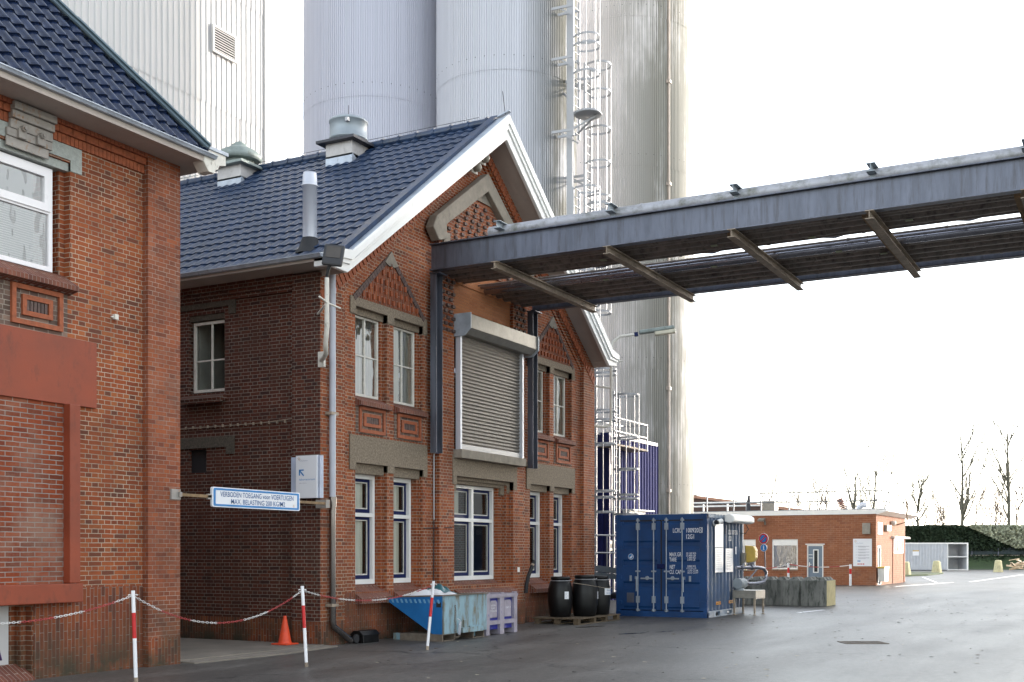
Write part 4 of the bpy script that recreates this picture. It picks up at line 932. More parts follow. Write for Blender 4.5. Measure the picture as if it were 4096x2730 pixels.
for x0 in(xa+.19,xb-.49): b.prism([(x0,.33),(x0+.3,.33),(x0+.3,.62),(x0+.26,.67),(x0+.04,.67),(x0,.62)],'Y',ya+.03,ya+.061)
obj('side_panel',b,M['crate'],cr,bevel=.01)
text('CAT. 3',(xb-.44,ya+.03,.5),(1,0,0),(0,0,1),.035,M['ink'],cr,width=.2)
for i,s in enumerate(('LEIDEN','1E JAM','ST NICOLAASGA')): text(s,(xa+.23 if i<2 else xa+.2,ya+.03,.56-i*.055),(1,0,0),(0,0,1),.032,M['ink'],cr,width=(.18,.14,.27)[i])
# hose, barrels, pallet
t=thing('hose','black hose end leaning on the wall left of the barrels','hose',(23.6,12.3,.8))
b=MB();b.tube([(23.64,12.42,.7),(23.64,12.4,.9),(23.68,12.38,1.08),(23.78,12.36,1.24),(23.92,12.36,1.43)],.045,10);obj('hose_tube',b,M['rubber'],t)
b=MB();b.tube([(23.83,12.36,1.31),(23.86,12.36,1.35)],.048,10);obj('clip',b,M['galv_w'],t)
t=thing('pallet','worn wooden pallet under the three black barrels','pallet',(24.9,11.6,0))
b=MB()
for i in range(8): b.box(23.65,26.05,11.1+i*.15,11.22+i*.15,.12,.145)
obj('deck_boards',b,M['wood_p'],t)
b=MB()
for x in(23.68,24.55,25.2,25.9):
    for y in(11.12,11.6,12.1): b.box(x,x+.12,y,y+.12,.022,.119)
obj('blocks',b,M['wood_p'],t)
b=MB()
for y in(11.1,11.6,12.1): b.box(23.65,26.05,y,y+.12,0,.02)
obj('base_boards',b,M['wood_p'],t)
def barrel(x,y,r,h,label,tilt=0):
    t=thing('barrel',label,'barrel',(x,y,.147),'black barrels on the pallet')
    z=.147;b=MB();b.lathe(x,y,[(0,z),(r*.78,z),(r*.84,z+.02),(r*.97,z+h*.3),(r,z+h*.5),(r*.95,z+h*.72),(r*.82,z+h*.87),(r*.72,z+h*.91),(r*.7,z+h*.94)],36);obj('barrel_body',b,M['black'],t)
    b=MB();b.lathe(x,y,[(r*.74,z+h*.925),(r*.78,z+h*.93),(r*.78,z+h*.985),(r*.74,z+h),(r*.6,z+h*.995),(0,z+h*.99)],36);obj('lid',b,M['black'],t)
    b=MB();b.tube([(x+r*.8*math.cos(q),y+r*.8*math.sin(q),z+h*.9) for q in [2*math.pi*k/32 for k in range(33)]],.009,6,caps=False);b.beam((x+r*.3,y-r*.78,z+h*.9),(x+r*.95,y-r*.55,z+h*.92),.02,.012);obj('clamp_ring',b,M['alu'],t)
    return t
d2c=lambda x,y:math.atan2(-y,-x)
def blabel(t,x,y,r,z0,z1,ang,wd,m,lines,txt=None):
    b=MB();n=5;vs=[]
    for k in range(n+1):
        a=ang+(k/n-.5)*wd/r
        for z in(z0,z1): vs.append((x+r*math.cos(a),y+r*math.sin(a),z))
    b.add(vs,[(2*k,2*k+2,2*k+3,2*k+1) for k in range(n)]);o=obj('paper_label',b,m,t,norm=False)
    b=MB();rr=r+.002
    for i,(za,w0,w1) in enumerate(lines):
        a0=ang+w0*wd/r;a1=ang+w1*wd/r
        b.add([(x+rr*math.cos(a),y+rr*math.sin(a),z) for a,z in((a0,za),(a1,za),(a1,za+.006),(a0,za+.006))],[(0,1,2,3)])
    if lines: obj('print',b,M['inkg'],o,norm=False)
    return o
r_=.29;tb=barrel(24.2,11.82,r_,.92,'leftmost black barrel, nearest to the hose');blabel(tb,24.2,11.82,.292,.56,.73,-2.15,.11,M['signw'],((.69,-.4,.1),(.66,-.4,0),(.63,-.4,.3),(.6,-.4,0)))
tb=barrel(24.72,11.44,r_+.02,.95,'middle and largest looking black barrel on the pallet');blabel(tb,24.72,11.44,.312,.55,.72,-1.32,.1,M['signw'],((.68,-.4,.1),(.65,-.4,.3),(.6,-.4,0)))
tb=barrel(25.5,11.42,r_-.02,.92,'rightmost black barrel, with the glass waste label');o=blabel(tb,25.5,11.42,.272,.62,.78,-1.75,.26,M['signw'],())
aT=-1.75;cx_,cy_=25.5+.283*math.cos(aT),11.42+.283*math.sin(aT)
xdir=(-math.sin(aT),math.cos(aT),0)
text('Glas afval',(cx_-xdir[0]*.1,cy_-xdir[1]*.1,.715),xdir,(0,0,1),.035,M['inkb'],tb,width=.2,shear=.2)
text('Laboratorium',(cx_-xdir[0]*.12,cy_-xdir[1]*.12,.65),xdir,(0,0,1),.035,M['inkb'],tb,width=.24,shear=.2)
t=thing('wire_rope','thin grey wire looped across the three barrels','wire',(24.5,11.2,.8))
b=MB();b.tube([(24.15,11.5,.93),(24.35,11.2,.88),(24.7,11.08,.83),(25.1,11.1,.79),(25.4,11.12,.78),(25.65,11.15,.8)],.005,5);obj('wire',b,M['galv_w'],t)
# ================================================================ blue container
ct=thing('shipping_container','dark blue ten foot shipping container with double doors and white lettering','container',(27.7,10.7,0))
X0,X1,Y0,Y1,H_=27.7,30.69,9.49,11.93,2.59
b=MB()
for y in(Y0,Y1-.1): b.box(X0,X0+.1,y,y+.1,.0,H_)
b.box(X0+.01,X0+.1,Y0+.1,Y1-.1,.0,.15);b.box(X0+.01,X0+.1,Y0+.1,Y1-.1,2.45,H_-.01)
b.box(X1-.1,X1,Y1-.1,Y1,.0,H_);b.box(X0+.1,X1-.1,Y1-.06,Y1-.01,.05,2.55);b.box(X1-.03,X1-.01,Y0+.1,Y1-.1,.05,2.55);b.box(X0+.1,X1-.03,Y0+.05,Y1-.05,.1,.12)
obj('frame',b,M['cblue'],ct)
b=MB();b.box(X0+.11,X1,Y0+.02,Y0+.1,2.5,H_-.02);b.wall(rect(X0+.1,X1,.0,.16),[rect(28.4,28.75,.02,.13),rect(29.3,29.7,.02,.13)],'Y',Y0+.01,Y0+.08);b.box(X1-.1,X1,Y0,Y0+.1,.0,H_)
obj('side_rail',b,nm('container_side_grey',(.24,.3,.38),.5,var=.3,dirt=(.1,.12,.16)),ct)
b=MB()
n=int((X1-X0-.2)/.28);pts=[];x=X0+.1
while x<X1-.12:
    for dx,dy in((0,0),(.1,0),(.14,.045),(.24,.045),(.28,0)): pts.append((x+dx,Y0+.015+dy))
    x+=.28
pts=[p for p in pts if p[0]<X1-.1]
vs=[(p[0],p[1],z) for p in pts for z in(.15,2.51)];b.add(vs,[(2*i,2*i+2,2*i+3,2*i+1) for i in range(len(pts)-1)]);obj('corrugated_side',b,M['cside'],ct,norm=False)
b=MB();
for i in range(12): b.box(X0+.1+i*.24,X0+.2+i*.24,Y0+.05,Y1-.05,2.55,2.6)
b.box(X0+.1,X1-.05,Y0+.06,Y1-.06,2.52,2.55);obj('roof_panel',b,nm('container_roof',(.35,.38,.42),.5,var=.3),ct)
for y in(Y0,Y1-.16):
    for z in(0,H_-.12):
        b=MB();b.wall([(y,z),(y+.16,z),(y+.16,z+.12),(y,z+.12)],[[(y+.05,z+.03),(y+.11,z+.03),(y+.11,z+.09),(y+.05,z+.09)]],'X',X0-.012,X0);b.box(X0-.0,X0+.17,y if y==Y0 else y,y+.002,z,z+.12)
        obj('corner_casting',b,M['cblue'],ct)
ymid=10.7
for (ya,yb) in((Y0+.1,ymid-.02),(ymid+.02,Y1-.1)):
    b=MB();b.box(X0+.03,X0+.06,ya,yb,.17,2.42)
    for z in(.36,.83,1.4,1.86):
        zt=z+.5 if z<2 else 2.4
    for z0,z1 in((.22,.74),(.84,1.3),(1.4,1.78),(1.88,2.38)):
        b.prism([(X0+.03,z0),(X0+.002,z0+.045),(X0+.002,z1-.045),(X0+.03,z1)],'Y',ya+.1,yb-.1)
    b.box(X0+.005,X0+.03,ya,ya+.099,.17,2.42);b.box(X0+.005,X0+.03,yb-.099,yb,.17,2.42)
    d_=obj('door',b,M['cblue'],ct)
    b=MB();b.box(X0+.012,X0+.05,ya-.02,ya,.16,2.43);b.box(X0+.012,X0+.05,yb,yb+.02,.16,2.43);b.box(X0+.012,X0+.05,ya,yb,2.42,2.45);obj('door_seal',b,M['rubber'],d_)
    ry=(10.13,10.55) if ya<10 else (10.89,11.32)
    for k,y in enumerate(ry):
        b=MB();b.tube([(X0-.035,y,.13),(X0-.035,y,2.5)],.017,8)
        for z in(.35,2.2): b.box(X0-.05,X0+.003,y-.045,y+.045,z,z+.17)
        for z in(.14,2.42): b.box(X0-.045,X0+.01,y-.04,y+.04,z,z+.04);b.box(X0-.05,X0-.02,y-.03,y+.03,z+.04,z+.06)
        b.box(X0-.05,X0+.0,y-.06,y+.06,1.13,1.17);obj('locking_bar',b,M['rod'],d_)
    yo,yi=(10.13,10.55) if ya<10 else (11.32,10.89)
    b=MB();s_=1 if yo>yi else -1
    b.beam((X0-.055,yo+s_*.03,1.0),(X0-.06,yo+s_*.035,.64),.03,.02);b.box(X0-.06,X0,yo-.0 if s_>0 else yo-.07,yo+.07 if s_>0 else yo,.95,1.02)
    b.beam((X0-.055,yi,.97),(X0-.055,yi+s_*.34,.97),.028,.035);b.disc((X0-.06,yi+s_*.17,.98),(1,0,0),.05,.03,12)
    b.box(X0-.03,X0,yo+s_*.2-.025,yo+s_*.2+.025,.9,1.04);obj('door_handle',b,M['rod'],d_)
    for z in(.3,.95,1.7,2.3):
        b=MB();yy=Y0+.02 if ya<10 else Y1-.16;b.box(X0-.02,X0+.03,yy,yy+.14,z,z+.1);obj('hinge',b,M['cblue'],d_)
b=MB();b.box(X0-.04,X0,ymid-.1,ymid+.1,1.22,1.34);obj('lock_box',b,M['blue'],ct,bevel=.008)
b=MB();b.box(X0-.008,X0,11.43,11.63,.35,.6);obj('data_plate',b,nm('plate_grey',(.12,.13,.17),.5,metal=.5,var=.3),ct)
b=MB();b.disc((X0+.0,11.52,1.52),(-1,0,0),.075,.004,20);e_=obj('round_emblem',b,M['ink'],ct)
b=MB();b.disc((X0-.006,11.52,1.52),(-1,0,0),.065,.002,20);obj('emblem_ground',b,M['inkm'],e_)
b=MB();b.prism([(11.56,1.5),(11.5,1.54),(11.49,1.57),(11.47,1.53),(11.5,1.49),(11.53,1.47)],'X',X0-.012,X0-.009);obj('emblem_mark',b,M['ink'],e_)
xd=(0,-1,0);zz=(0,0,1)
for s,y,z,h,wd in(('LCRU',10.39,2.125,.11,.23),('100920',10.05,2.125,.11,.32),('12G1',10.05,1.97,.11,.2),('MAX.GR.',10.48,1.53,.1,.33),('TARE',10.48,1.4,.1,.19),('CU. CAP.',10.48,1.09,.1,.33),
  ('10.160 KG',10.04,1.585,.045,.25),('22.400 LB',10.04,1.53,.045,.25),('1.300 KG',10.01,1.475,.045,.21),('2.870 LB',10.01,1.42,.045,.21),
  ('8.860 KG',10.0,1.265,.045,.21),('15.95 CU.M',10.0,1.155,.045,.26),('563.3 CU.FT',10.0,1.10,.045,.28)):
    text(s,(X0-.0,y,z),xd,zz,h,M['ink'],ct,width=wd,bold=.01)
text('NET',(X0,10.48,1.215),xd,zz,.1,M['ink'],ct,width=.15,shear=.2,bold=.01);text('19.530 LB',(X0,10.04,1.21),xd,zz,.045,M['ink'],ct,width=.25,shear=.2)
text('0',(X0,9.66,2.14),xd,zz,.09,M['ink'],ct,width=.045,bold=.01)
b=MB();b.wall([(9.61,2.115),(9.69,2.115),(9.69,2.25),(9.61,2.25)],[[(9.62,2.125),(9.68,2.125),(9.68,2.24),(9.62,2.24)]],'X',X0-.004,X0-.002);obj('digit_box',b,M['ink'],ct)
for s,x,z,h,wd in(('LCRU',29.38,2.1,.12,.27),('100920',29.68,2.1,.12,.38),('0',30.12,2.1,.12,.06),('12G1',29.4,1.93,.12,.26)):
    text(s,(x,Y0+.012,z),(1,0,0),zz,h,M['ink'],ct,width=wd,bold=.01)
b=MB();b.box(29.98,30.1,Y0+.005,Y0+.01,1.58,1.78);obj('small_mark',b,M['ink'],ct)
for x in(28.42,29.45): 
    b=MB();b.box(x,x+.36,Y0+.004,Y0+.012,.3,.38);o_=obj('orange_sticker',b,M['orange'],ct);text('ONLY LIFT',(x+.02,Y0+.004,.32),(1,0,0),zz,.04,M['rubber'],o_,width=.31)
def notice(x0,x1,z0,z1,label,seed):
    t=thing('notice_board',label,'notice',(x0,Y0-.01,z0),'notice boards on the container side')
    b=MB();b.box(x0,x1,Y0-.012,Y0-.002,z0,z1);obj('board',b,M['signw'],t)
    r2=random.Random(seed);b=MB();z=z1-.06
    while z>z0+.05:
        b.box(x0+.07,x0+.07+(x1-x0-.14)*r2.uniform(.3,1),Y0-.0135,Y0-.0125,z,z+.008);z-=r2.choice((.025,.035,.05))
    obj('print',b,M['inkg'],t)
notice(28.28,28.92,1.755,2.36,'upper left white notice on the container side, below the camera',1)
notice(28.29,28.93,1.12,1.74,'lower left white notice on the container side',2)
notice(29.13,29.74,1.12,1.73,'right hand white notice on the container side, beside two others',3)
t=thing('tube_light','long white weatherproof tube light on the container top edge','lamp',(29.7,9.4,2.45))
b=MB();b.prism([(9.2,2.42),(9.34,2.38),(9.46,2.42),(9.46,2.6),(9.3,2.62),(9.2,2.55)],'X',28.95,30.75);obj('housing',b,M['white'],t,bevel=.03)
b=MB();b.tube([(30.6,9.4,2.4),(30.68,9.35,2.25),(30.6,9.42,2.13),(30.3,9.47,2.15)],.012,6);b.tube([(29.05,9.47,2.4),(29.05,9.47,2.1)],.012,6);obj('cable',b,M['rubber'],t)
t=thing('security_camera','small white security camera at the container corner','camera',(28.1,9.4,2.4))
b=MB();b.tube([(28.2,9.49,2.36),(28.2,9.42,2.36)],.07,12);b.tube([(28.1,9.36,2.38),(28.25,9.3,2.42)],.06,12);obj('body',b,M['white'],t)
b=MB();b.tube([(28.02,9.37,2.38),(28.11,9.36,2.38)],.055,14);obj('lens',b,M['rubber'],t)
t=thing('yellow_box','yellow plug housing on the far edge of the container side','socket box',(30.8,9.4,1.5))
b=MB();b.prism([(9.42,1.35),(9.2,1.38),(9.14,1.48),(9.14,1.7),(9.2,1.8),(9.42,1.82)],'X',30.6,30.85);obj('housing',b,M['yellow'],t,bevel=.02)
b=MB();b.box(30.45,30.6,9.38,9.48,1.25,1.62);obj('grey_box',b,M['shbox'],t,bevel=.01)
b=MB();b.box(30.45,30.6,9.37,9.3799,1.15,1.3);obj('terminal',b,M['yellow'],t)
# pump on its table
t=thing('steel_table','small steel work table beside the container','table',(29.9,9.1,0))
b=MB();b.box(29.5,30.35,8.8,9.42,.6,.64);b.wall(rect(29.5,30.35,.42,.599),[rect(29.6,30.25,.0+.43,.44)],'Y',8.8,8.83);b.box(29.5,29.53,8.83,9.42,.44,.599);b.box(30.32,30.35,8.83,9.42,.44,.599);obj('table_top',b,M['shbox'],t,bevel=.004)
for x in(29.52,30.29):
    for y in(8.82,9.36):
        b=MB();b.box(x,x+.045,y,y+.045,.05,.6);b.lathe(x+.022,y+.022,[(.05,0),(.045,.015),(.012,.03),(.012,.06)],10);obj('leg',b,M['galv_w'],t)
t=thing('pump','stainless steel pump with looping pipe standing on the table','pump',(30,9.2,.64))
b=MB();b.tube([(29.55,9.3,.82),(29.85,9.25,.82)],.14,18);b.lathe(29.7,9.28,[(.13,.64),(.1,.7)],12);obj('motor',b,nm('pump_grey',(.3,.33,.35),.4),t)
b=MB();b.tube([(29.85,9.25,.82),(30.0,9.22,.82)],.1,16);b.tube([(29.9,9.24,.95),(29.9,9.24,.7)],.05,10);obj('pump_head',b,M['pipe_s'],t)
b=MB();b.tube([(29.95,9.2,.8),(30.3,9.0,.8),(30.55,8.9,.84),(30.66,8.86,.95),(30.66,8.86,1.1),(30.55,8.9,1.2),(30.3,9.0,1.23),(29.6,9.35,1.23)],.045,12);b.tube([(29.98,9.2,.85),(30.3,9.0,1.18)],.02,8);b.tube([(29.8,9.25,.9),(29.8,9.22,1.35)],.02,8)
for x in(29.75,30.1): b.tube([(x,9.27-(x-29.75)*.5,1.23),(x+.03,9.255-(x-29.75)*.5,1.23)],.07,12)
b.tube([(29.9+.09*math.cos(q),9.2,1.28+.09*math.sin(q)) for q in [2*math.pi*k/14 for k in range(15)]],.008,5)
obj('pipework',b,M['pipe_s'],t)
# ================================================================ concrete blocks
def blk(name_label,x0,x1,y0,y1,endm):
    t=thing('concrete_block',name_label,'concrete block',(x0,y0,0),'interlocking concrete blocks beyond the container')
    b=MB();b.box(x0,x1,y0+.005,y1,.0,.79);obj('block_body',b,M['conc'],t,bevel=.015)
    if endm:
        b=MB();b.box(x0+.02,x1-.02,y0-.001,y0+.0045,.01,.775);obj('sunlit_end',b,M['conc_lit'],t)  # thin end skin coloured as if the sun fell on it
    b=MB()
    nx=max(1,int(round((x1-x0)/.4)));ny=max(1,int(round((y1-y0)/.4)))
    for i in range(nx):
        for j in range(ny):
            cx=x0+(i+.5)*(x1-x0)/nx;cy=y0+(j+.5)*(y1-y0)/ny
            vs=[(cx+sx*.15,cy+sy*.15,.79) for sx,sy in((-1,-1),(1,-1),(1,1),(-1,1))]+[(cx+sx*.08,cy+sy*.08,.88) for sx,sy in((-1,-1),(1,-1),(1,1),(-1,1))]
            b.add(vs,[(4,5,6,7),(0,1,5,4),(1,2,6,5),(2,3,7,6),(3,0,4,7)])
    obj('stacking_studs',b,M['conc'],t)
blk('concrete block nearest the road, its yellowish end coloured as if sunlit',35.5,36.65,8.4,9.2,True)
blk('dark mossy concrete block between the end block and the blue container',35.56,36.36,9.22,12.0,False)
# ================================================================ silos and ladders
def silo(x,y,r,m,label,seams,z1=34,top=None,rib=.078):
    t=thing('silo',label,'silo',(x,y,0),'tall corrugated silos')
    nr=int(2*math.pi*r/rib);nn=nr*4
    b=MB();zs=[0]+seams+[z1]
    for si in range(len(zs)-1):
        za,zb=zs[si],zs[si+1]+.04;vs=[]
        for z,dr in((za,.012*1),(zb,0)):
            for k in range(nn):
                a=2*math.pi*(k//4*4+(0,2.5,2.9,3.6)[k%4])/nn;rr=r+dr+(.012 if k%4<2 else -.016)
                vs.append((x+rr*math.cos(a),y+rr*math.sin(a),z))
        b.add(vs,[(k,(k+1)%nn,(k+1)%nn+nn,k+nn) for k in range(nn)])
    b.lathe(x,y,[(r,z1),(r*.6,z1+1),(0,z1+1.4)],40)
    obj('cladding',b,m,t,norm=False)
    b=MB()
    for z in seams:
        nb=int(2*math.pi*r/.31)
        for k in range(nb):
            a=2*math.pi*k/nb;c=Vector((x+(r+.02)*math.cos(a),y+(r+.02)*math.sin(a),z+.45))
            b.obox(c,((math.cos(a),math.sin(a),0),(-math.sin(a),math.cos(a),0),(0,0,1)),(.008,.012,.012))
    obj('rivets',b,M['dark_steel'],t)
    return t
silo(33.75,23.72,2.45,M['silo1'],'leftmost tall silo, bluish grey, rising behind the tiled roof',[16.7,21.0])
silo(34.2,18.7,2.32,M['silo2'],'middle tall silo, directly behind the gable peak, with the upper ladder',[6.0,16.81,21.3])
s3=silo(44.5,18.6,2.62,M['silo3'],'rightmost tall silo with green black streaks, behind the blue container',[3.88,8.78,16.68,22.5])
b=MB();b.tube([(43.1,16.33,2.5),(43.1,16.33,34)],.05,8)
for z in (4,8,12,16,20,24): b.box(43.0,43.2,16.25,16.4,z,z+.12)
obj('riser_pipe',b,nm('riser',(.5,.42,.36),.6),s3)
def ladder(x0,y,z0,z1,label,hoops,brk=(),wd=.45,face=-1,solid_back=None):
    t=thing('caged_ladder',label,'ladder',(x0,y,z0),'white caged ladders on the silos')
    for x in(x0,x0+wd):
        b=MB();b.box(x-.03,x+.03,y-.015,y+.05,z0,z1);obj('stile',b,M['alu'],t)
    b=MB();z=z0+.15
    while z<z1: b.tube([(x0,y+.02,z),(x0+wd,y+.02,z)],.016,5);z+=.28
    b_=b;obj('rungs',b_,M['alu'],t)
    cx=x0+wd/2;cr=.38;cy=y-.36
    for z in hoops:
        b=MB();pts=[(x0,y),(x0-.1,y-.12)]+[(cx+cr*math.cos(q),cy-.04+cr*math.sin(q)) for q in [math.pi+math.pi*k/12 for k in range(13)]]+[(x0+wd+.1,y-.12),(x0+wd,y)]
        for i in range(len(pts)-1): b.beam((*pts[i],z),(*pts[i+1],z),.012,.06)
        obj('hoop',b,M['alu'],t)
    if hoops:
        for q in(math.pi*1.08,math.pi*1.33,math.pi*1.62,math.pi*1.92):
            b=MB();xx,yy=cx+(cr-.015)*math.cos(q),cy-.04+(cr-.015)*math.sin(q);b.box(xx-.02,xx+.02,yy-.008,yy+.008,min(hoops),max(hoops));obj('cage_bar',b,M['alu'],t)
    for z in brk:
        for x in(x0,x0+wd):
            b=MB();b.beam((x,y+.03,z),(x-.05,y+.75,z),.03,.08);b.beam((x,y+.05,z-.3),(x,y+.5,z),.03,.04);obj('wall_bracket',b,M['alu'],t)
    return t
tA=ladder(33.1,15.7,14.7,30,'upper caged ladder ending in a round platform above the bridge',[15.4,16.64,17.51,17.78,19.3,20.8,22.3,24],(14.9,17.2,18.8,20.4))
b=MB();b.lathe(33.32,15.3,[(.0,15.33),(.42,15.33),(.44,15.36),(.42,15.38),(0,15.38)],24);obj('landing_platform',b,M['alu'],tA)
b=MB();b.beam((33.1,15.75,14.9),(33.4,15.0,15.33),.05,.05);b.beam((33.5,15.75,14.9),(33.35,15.0,15.33),.05,.05);obj('platform_strut',b,M['alu'],tA)
tB=ladder(33.97,15.7,8.7,17.3,'middle caged ladder passing behind the bridge',[17.21,16.34,15.16,14.08,12.98,12.73,11.5,10.3,9.3],(16.8,13.7,10.5))
tB2=ladder(33.1,15.7,7.9,13.1,'lower left caged ladder starting just above the bridge',[13.03,11.8,10.6,9.4,8.37],(12.2,9.5))
ladder(34.05,15.55,.3,8.4,'narrow caged ladder between the gable corner and the blue unit',[7.47,7.33,6.16,5.86,5.1,3.6,3.4,2.93])
ladder(35.72,15.46,.2,7.0,'caged ladder in front of the dark blue unit, just left of the container',[6.86,5.43,4.4,3.55,3.42,2.9])
t=thing('steel_column','white vertical steel column beside the ladders on the silo','column',(33.55,16.0,6))
b=MB();b.box(33.52,33.64,15.95,16.15,6,30)
for z in (8,12,16,20,24): b.beam((33.6,16,z),(33.9,16.5,z+.5),.06,.06)
obj('column_shaft',b,M['alu'],t)
t=thing('steel_platform','small railed steel platform high up between ladder and silo','platform',(36,15.6,5.6))
b=MB();b.box(35.5,38.6,15.4,16.3,5.2,5.26);obj('deck',b,M['galv_w'],t)
for z in(6.12,5.67):
    b=MB();b.beam((35.6,15.4,z),(38.5,15.4,z),.04,.04);b.beam((35.6,16.3,z),(38.5,16.3,z),.04,.04);b.beam((38.5,15.4,z),(38.5,16.3,z),.04,.04);obj('rail',b,M['alu'],t)
for x in(36.9,38.5):
    b=MB();b.beam((x,15.4,5.2),(x,15.4,6.15),.04,.04);obj('rail_post',b,M['alu'],t)
# dark blue corrugated unit behind the container
t=thing('plant_unit','tall dark blue corrugated plant unit between gable corner and silo','plant unit',(38,17,0))
b=MB();x=36.55;pts=[]
while x<40.9:
    for dx,dy in((0,0),(.13,0),(.16,.05),(.24,.05),(.27,0)): pts.append((x+dx,16+dy))
    x+=.27
b.add([(p[0],p[1],z) for p in pts for z in(0,5.62)],[(2*i,2*i+2,2*i+3,2*i+1) for i in range(len(pts)-1)]);obj('corrugated_side',b,M['bin_l'],t,norm=False)
b=MB();y=16.0;pts=[]
while y<19:
    for dy,dx in((0,0),(.13,0),(.16,.05),(.24,.05),(.27,0)): pts.append((36.5+dx,y+dy))
    y+=.27
b.add([(p[0],p[1],z) for p in pts for z in(0,5.62)],[(2*i,2*i+2,2*i+3,2*i+1) for i in range(len(pts)-1)])
b.box(36.6,40.8,16.1,19,5.5,5.6);obj('corrugated_front',b,M['bin_b'],t,norm=False)
b=MB();b.box(36.47,41.0,15.97,16.0,5.6,5.72);b.box(36.47,36.5,16.0,19,5.6,5.72);b.box(36.47,36.56,15.96,16.05,0,5.6);obj('top_rail',b,M['bin_b'],t)
for z in(4.3,1.7):
    b=MB();b.box(36.6,36.78,15.98,15.999,z,z+.34);o_=obj('lock_plate',b,M['shbox'],t);b=MB();b.beam((36.69,15.96,z+.08),(36.74,15.96,z+.24),.02,.03);obj('handle',b,M['dark_steel'],o_)
b=MB();b.box(37.6,39.1,15.7,15.95,2.5,3.1);b.box(37.5,39.5,15.5,15.96,3.1,3.14);obj('white_cabinet',b,M['white'],t)
# tubular railing and conveyor behind the gable corner
t=thing('tube_railing','white tube railing between the gable corner and the container','railing',(31,13,0))
for z in(1.15,1.62,2.12):
    b=MB();b.tube([(29.5,13.9,z),(33.5,12.6,z)],.022,8);obj('rail',b,M['alu'],t)
for k in(0.3,.47,.75,.95):
    b=MB();x=29.5+4*k;y=13.9-1.3*k;b.tube([(x,y,0),(x,y,2.12)],.022,8);obj('rail_post',b,M['alu'],t)
t=thing('screw_conveyor','grey perforated conveyor trough sloping down behind the barrels','conveyor',(29.5,12.8,1))
b=MB();b.beam((28.2,14.0,1.35),(30.4,11.9,.98),.24,.16);b.beam((28.2,13.98,1.17),(30.4,11.9,.82),.2,.14);obj('trough',b,M['ventg'],t)
b=MB();b.tube([(28.6,13.4,.45),(30.2,12.0,.45)],.09,10);obj('drive_tube',b,M['dark_steel'],t);b=MB();b.beam((28.9,13.2,0),(28.9,13.2,1.1),.06,.06);obj('support_leg',b,M['dark_steel'],t);b=MB();b.beam((30.0,12.2,0),(30.0,12.2,1.0),.06,.06);obj('support_leg',b,M['dark_steel'],t)
# ================================================================ white tower behind
tw=thing('clad_tower','very tall off white corrugated tower behind the left roofs','tower',(28,32,0))
b=MB();pts=[];x=10
while x<35.3:
    for dx,dy in((0,0),(.18,0),(.2,-.035),(.25,-.035),(.27,0)): pts.append((x+dx,30+dy))
    x+=.27
lev=[0,9.0,13.5,18.0,22.4,34]
for za,zb in zip(lev[:-1],lev[1:]):
    b.add([(p[0],p[1]+(.0 if z==zb else -.02),z+(.06 if z==zb else 0)) for p in pts for z in(za,zb)],[(2*i,2*i+2,2*i+3,2*i+1) for i in range(len(pts)-1)])
obj('cladding',b,M['tower'],tw,norm=False)
b=MB();b.box(10,35.25,30.1,46,0,34);b.box(35.22,35.36,29.9,30.1,0,34);obj('tower_body',b,M['tower'],tw)
b=MB();b.wall(rect(32.3,33.55,19.95,20.95),[rect(32.38,33.47,20.03,20.87)],'Y',29.86,29.94);o_=obj('louvre_vent',b,M['tower'],tw)
b=MB()
for k in range(9):
    z=20.05+k*.092;b.prism([(29.86,z),(29.93,z+.07),(29.93,z+.085),(29.86,z+.02)],'X',32.38,33.47)
obj('louvre_blades',b,M['tower'],o_)
b=MB();b.box(32.38,33.47,29.94,29.955,20.03,20.87);obj('vent_opening',b,M['rubber'],o_)
# ================================================================ low brick building
lb=thing('brick_building','low flat roofed orange brick building across the yard','building',(64,16,0))
LX,LY=60.0,11.75
b=MB()
fh=[[(15.68,.79),(17.03,.79),(17.03,2.34),(15.68,2.34)],[(17.9,.75),(18.59,.75),(18.59,2.34),(17.9,2.34)],[(14.37,0),(15.21,0),(15.21,2.04),(14.37,2.04)]]
b.wall([(LY,0),(34,0),(34,3.6),(LY,3.6)],fh,'X',LX,LX+.3)
b.wall([(LX+.3,0),(68.1,0),(68.1,3.6),(LX+.3,3.6)],[rect(59.95+.3,61.5,2.6,3.2)][0:0]+[rect(60.37,61.13,.05,1.97),rect(64.6,67.4,1.62,2.4)],'Y',LY,LY+.3)
b.box(67.8,68.1,LY+.3,34,0,3.6);b.box(LX+.3,67.8,33.7,34,0,3.6)
obj('wall',b,M['brick_low'],lb)
b=MB();b.box(LX-.05,68.6,LY-.05,34.1,3.58,3.82);b.prism([(LY-.55,3.72),(LY-.05,3.55),(LY-.05,3.8),(LY-.55,3.82)],'X',LX-.1,69.4);obj('roof_edge',b,M['white'],lb)
b=MB();b.box(LX-.06,69.4,LY-.5,34,3.825,3.85);obj('roof',b,M['ventg'],lb)
def lwin(y0,y1,z0,z1,label=None):
    f=MB();f.wall([(y0,z0),(y1,z0),(y1,z1),(y0,z1)],[[(y0+.07,z0+.07),(y1-.07,z0+.07),(y1-.07,z1-.32),(y0+.07,z1-.32)]],'X',LX+.04,LX+.12);o=obj('window',f,M['white'],lb)
    b=MB();b.add([(LX+.09,y0+.05,z0+.05),(LX+.09,y1-.05,z0+.05),(LX+.09,y1-.05,z1-.3),(LX+.09,y0+.05,z1-.3)],[(0,1,2,3)]);obj('pane',b,M['glass_w'],o,norm=False)
    b=MB();b.box(LX+1.2,LX+1.25,y0-.5,y1+.5,0,2.8);obj('room_behind',b,M['rubber'],o)
    b=MB();b.box(LX-.05,LX+.1,y0,y1,z0-.06,z0-.005);obj('sill',b,M['galv_w'],o)
lwin(15.68,17.03,.79,2.34);lwin(17.9,18.59,.75,2.34)
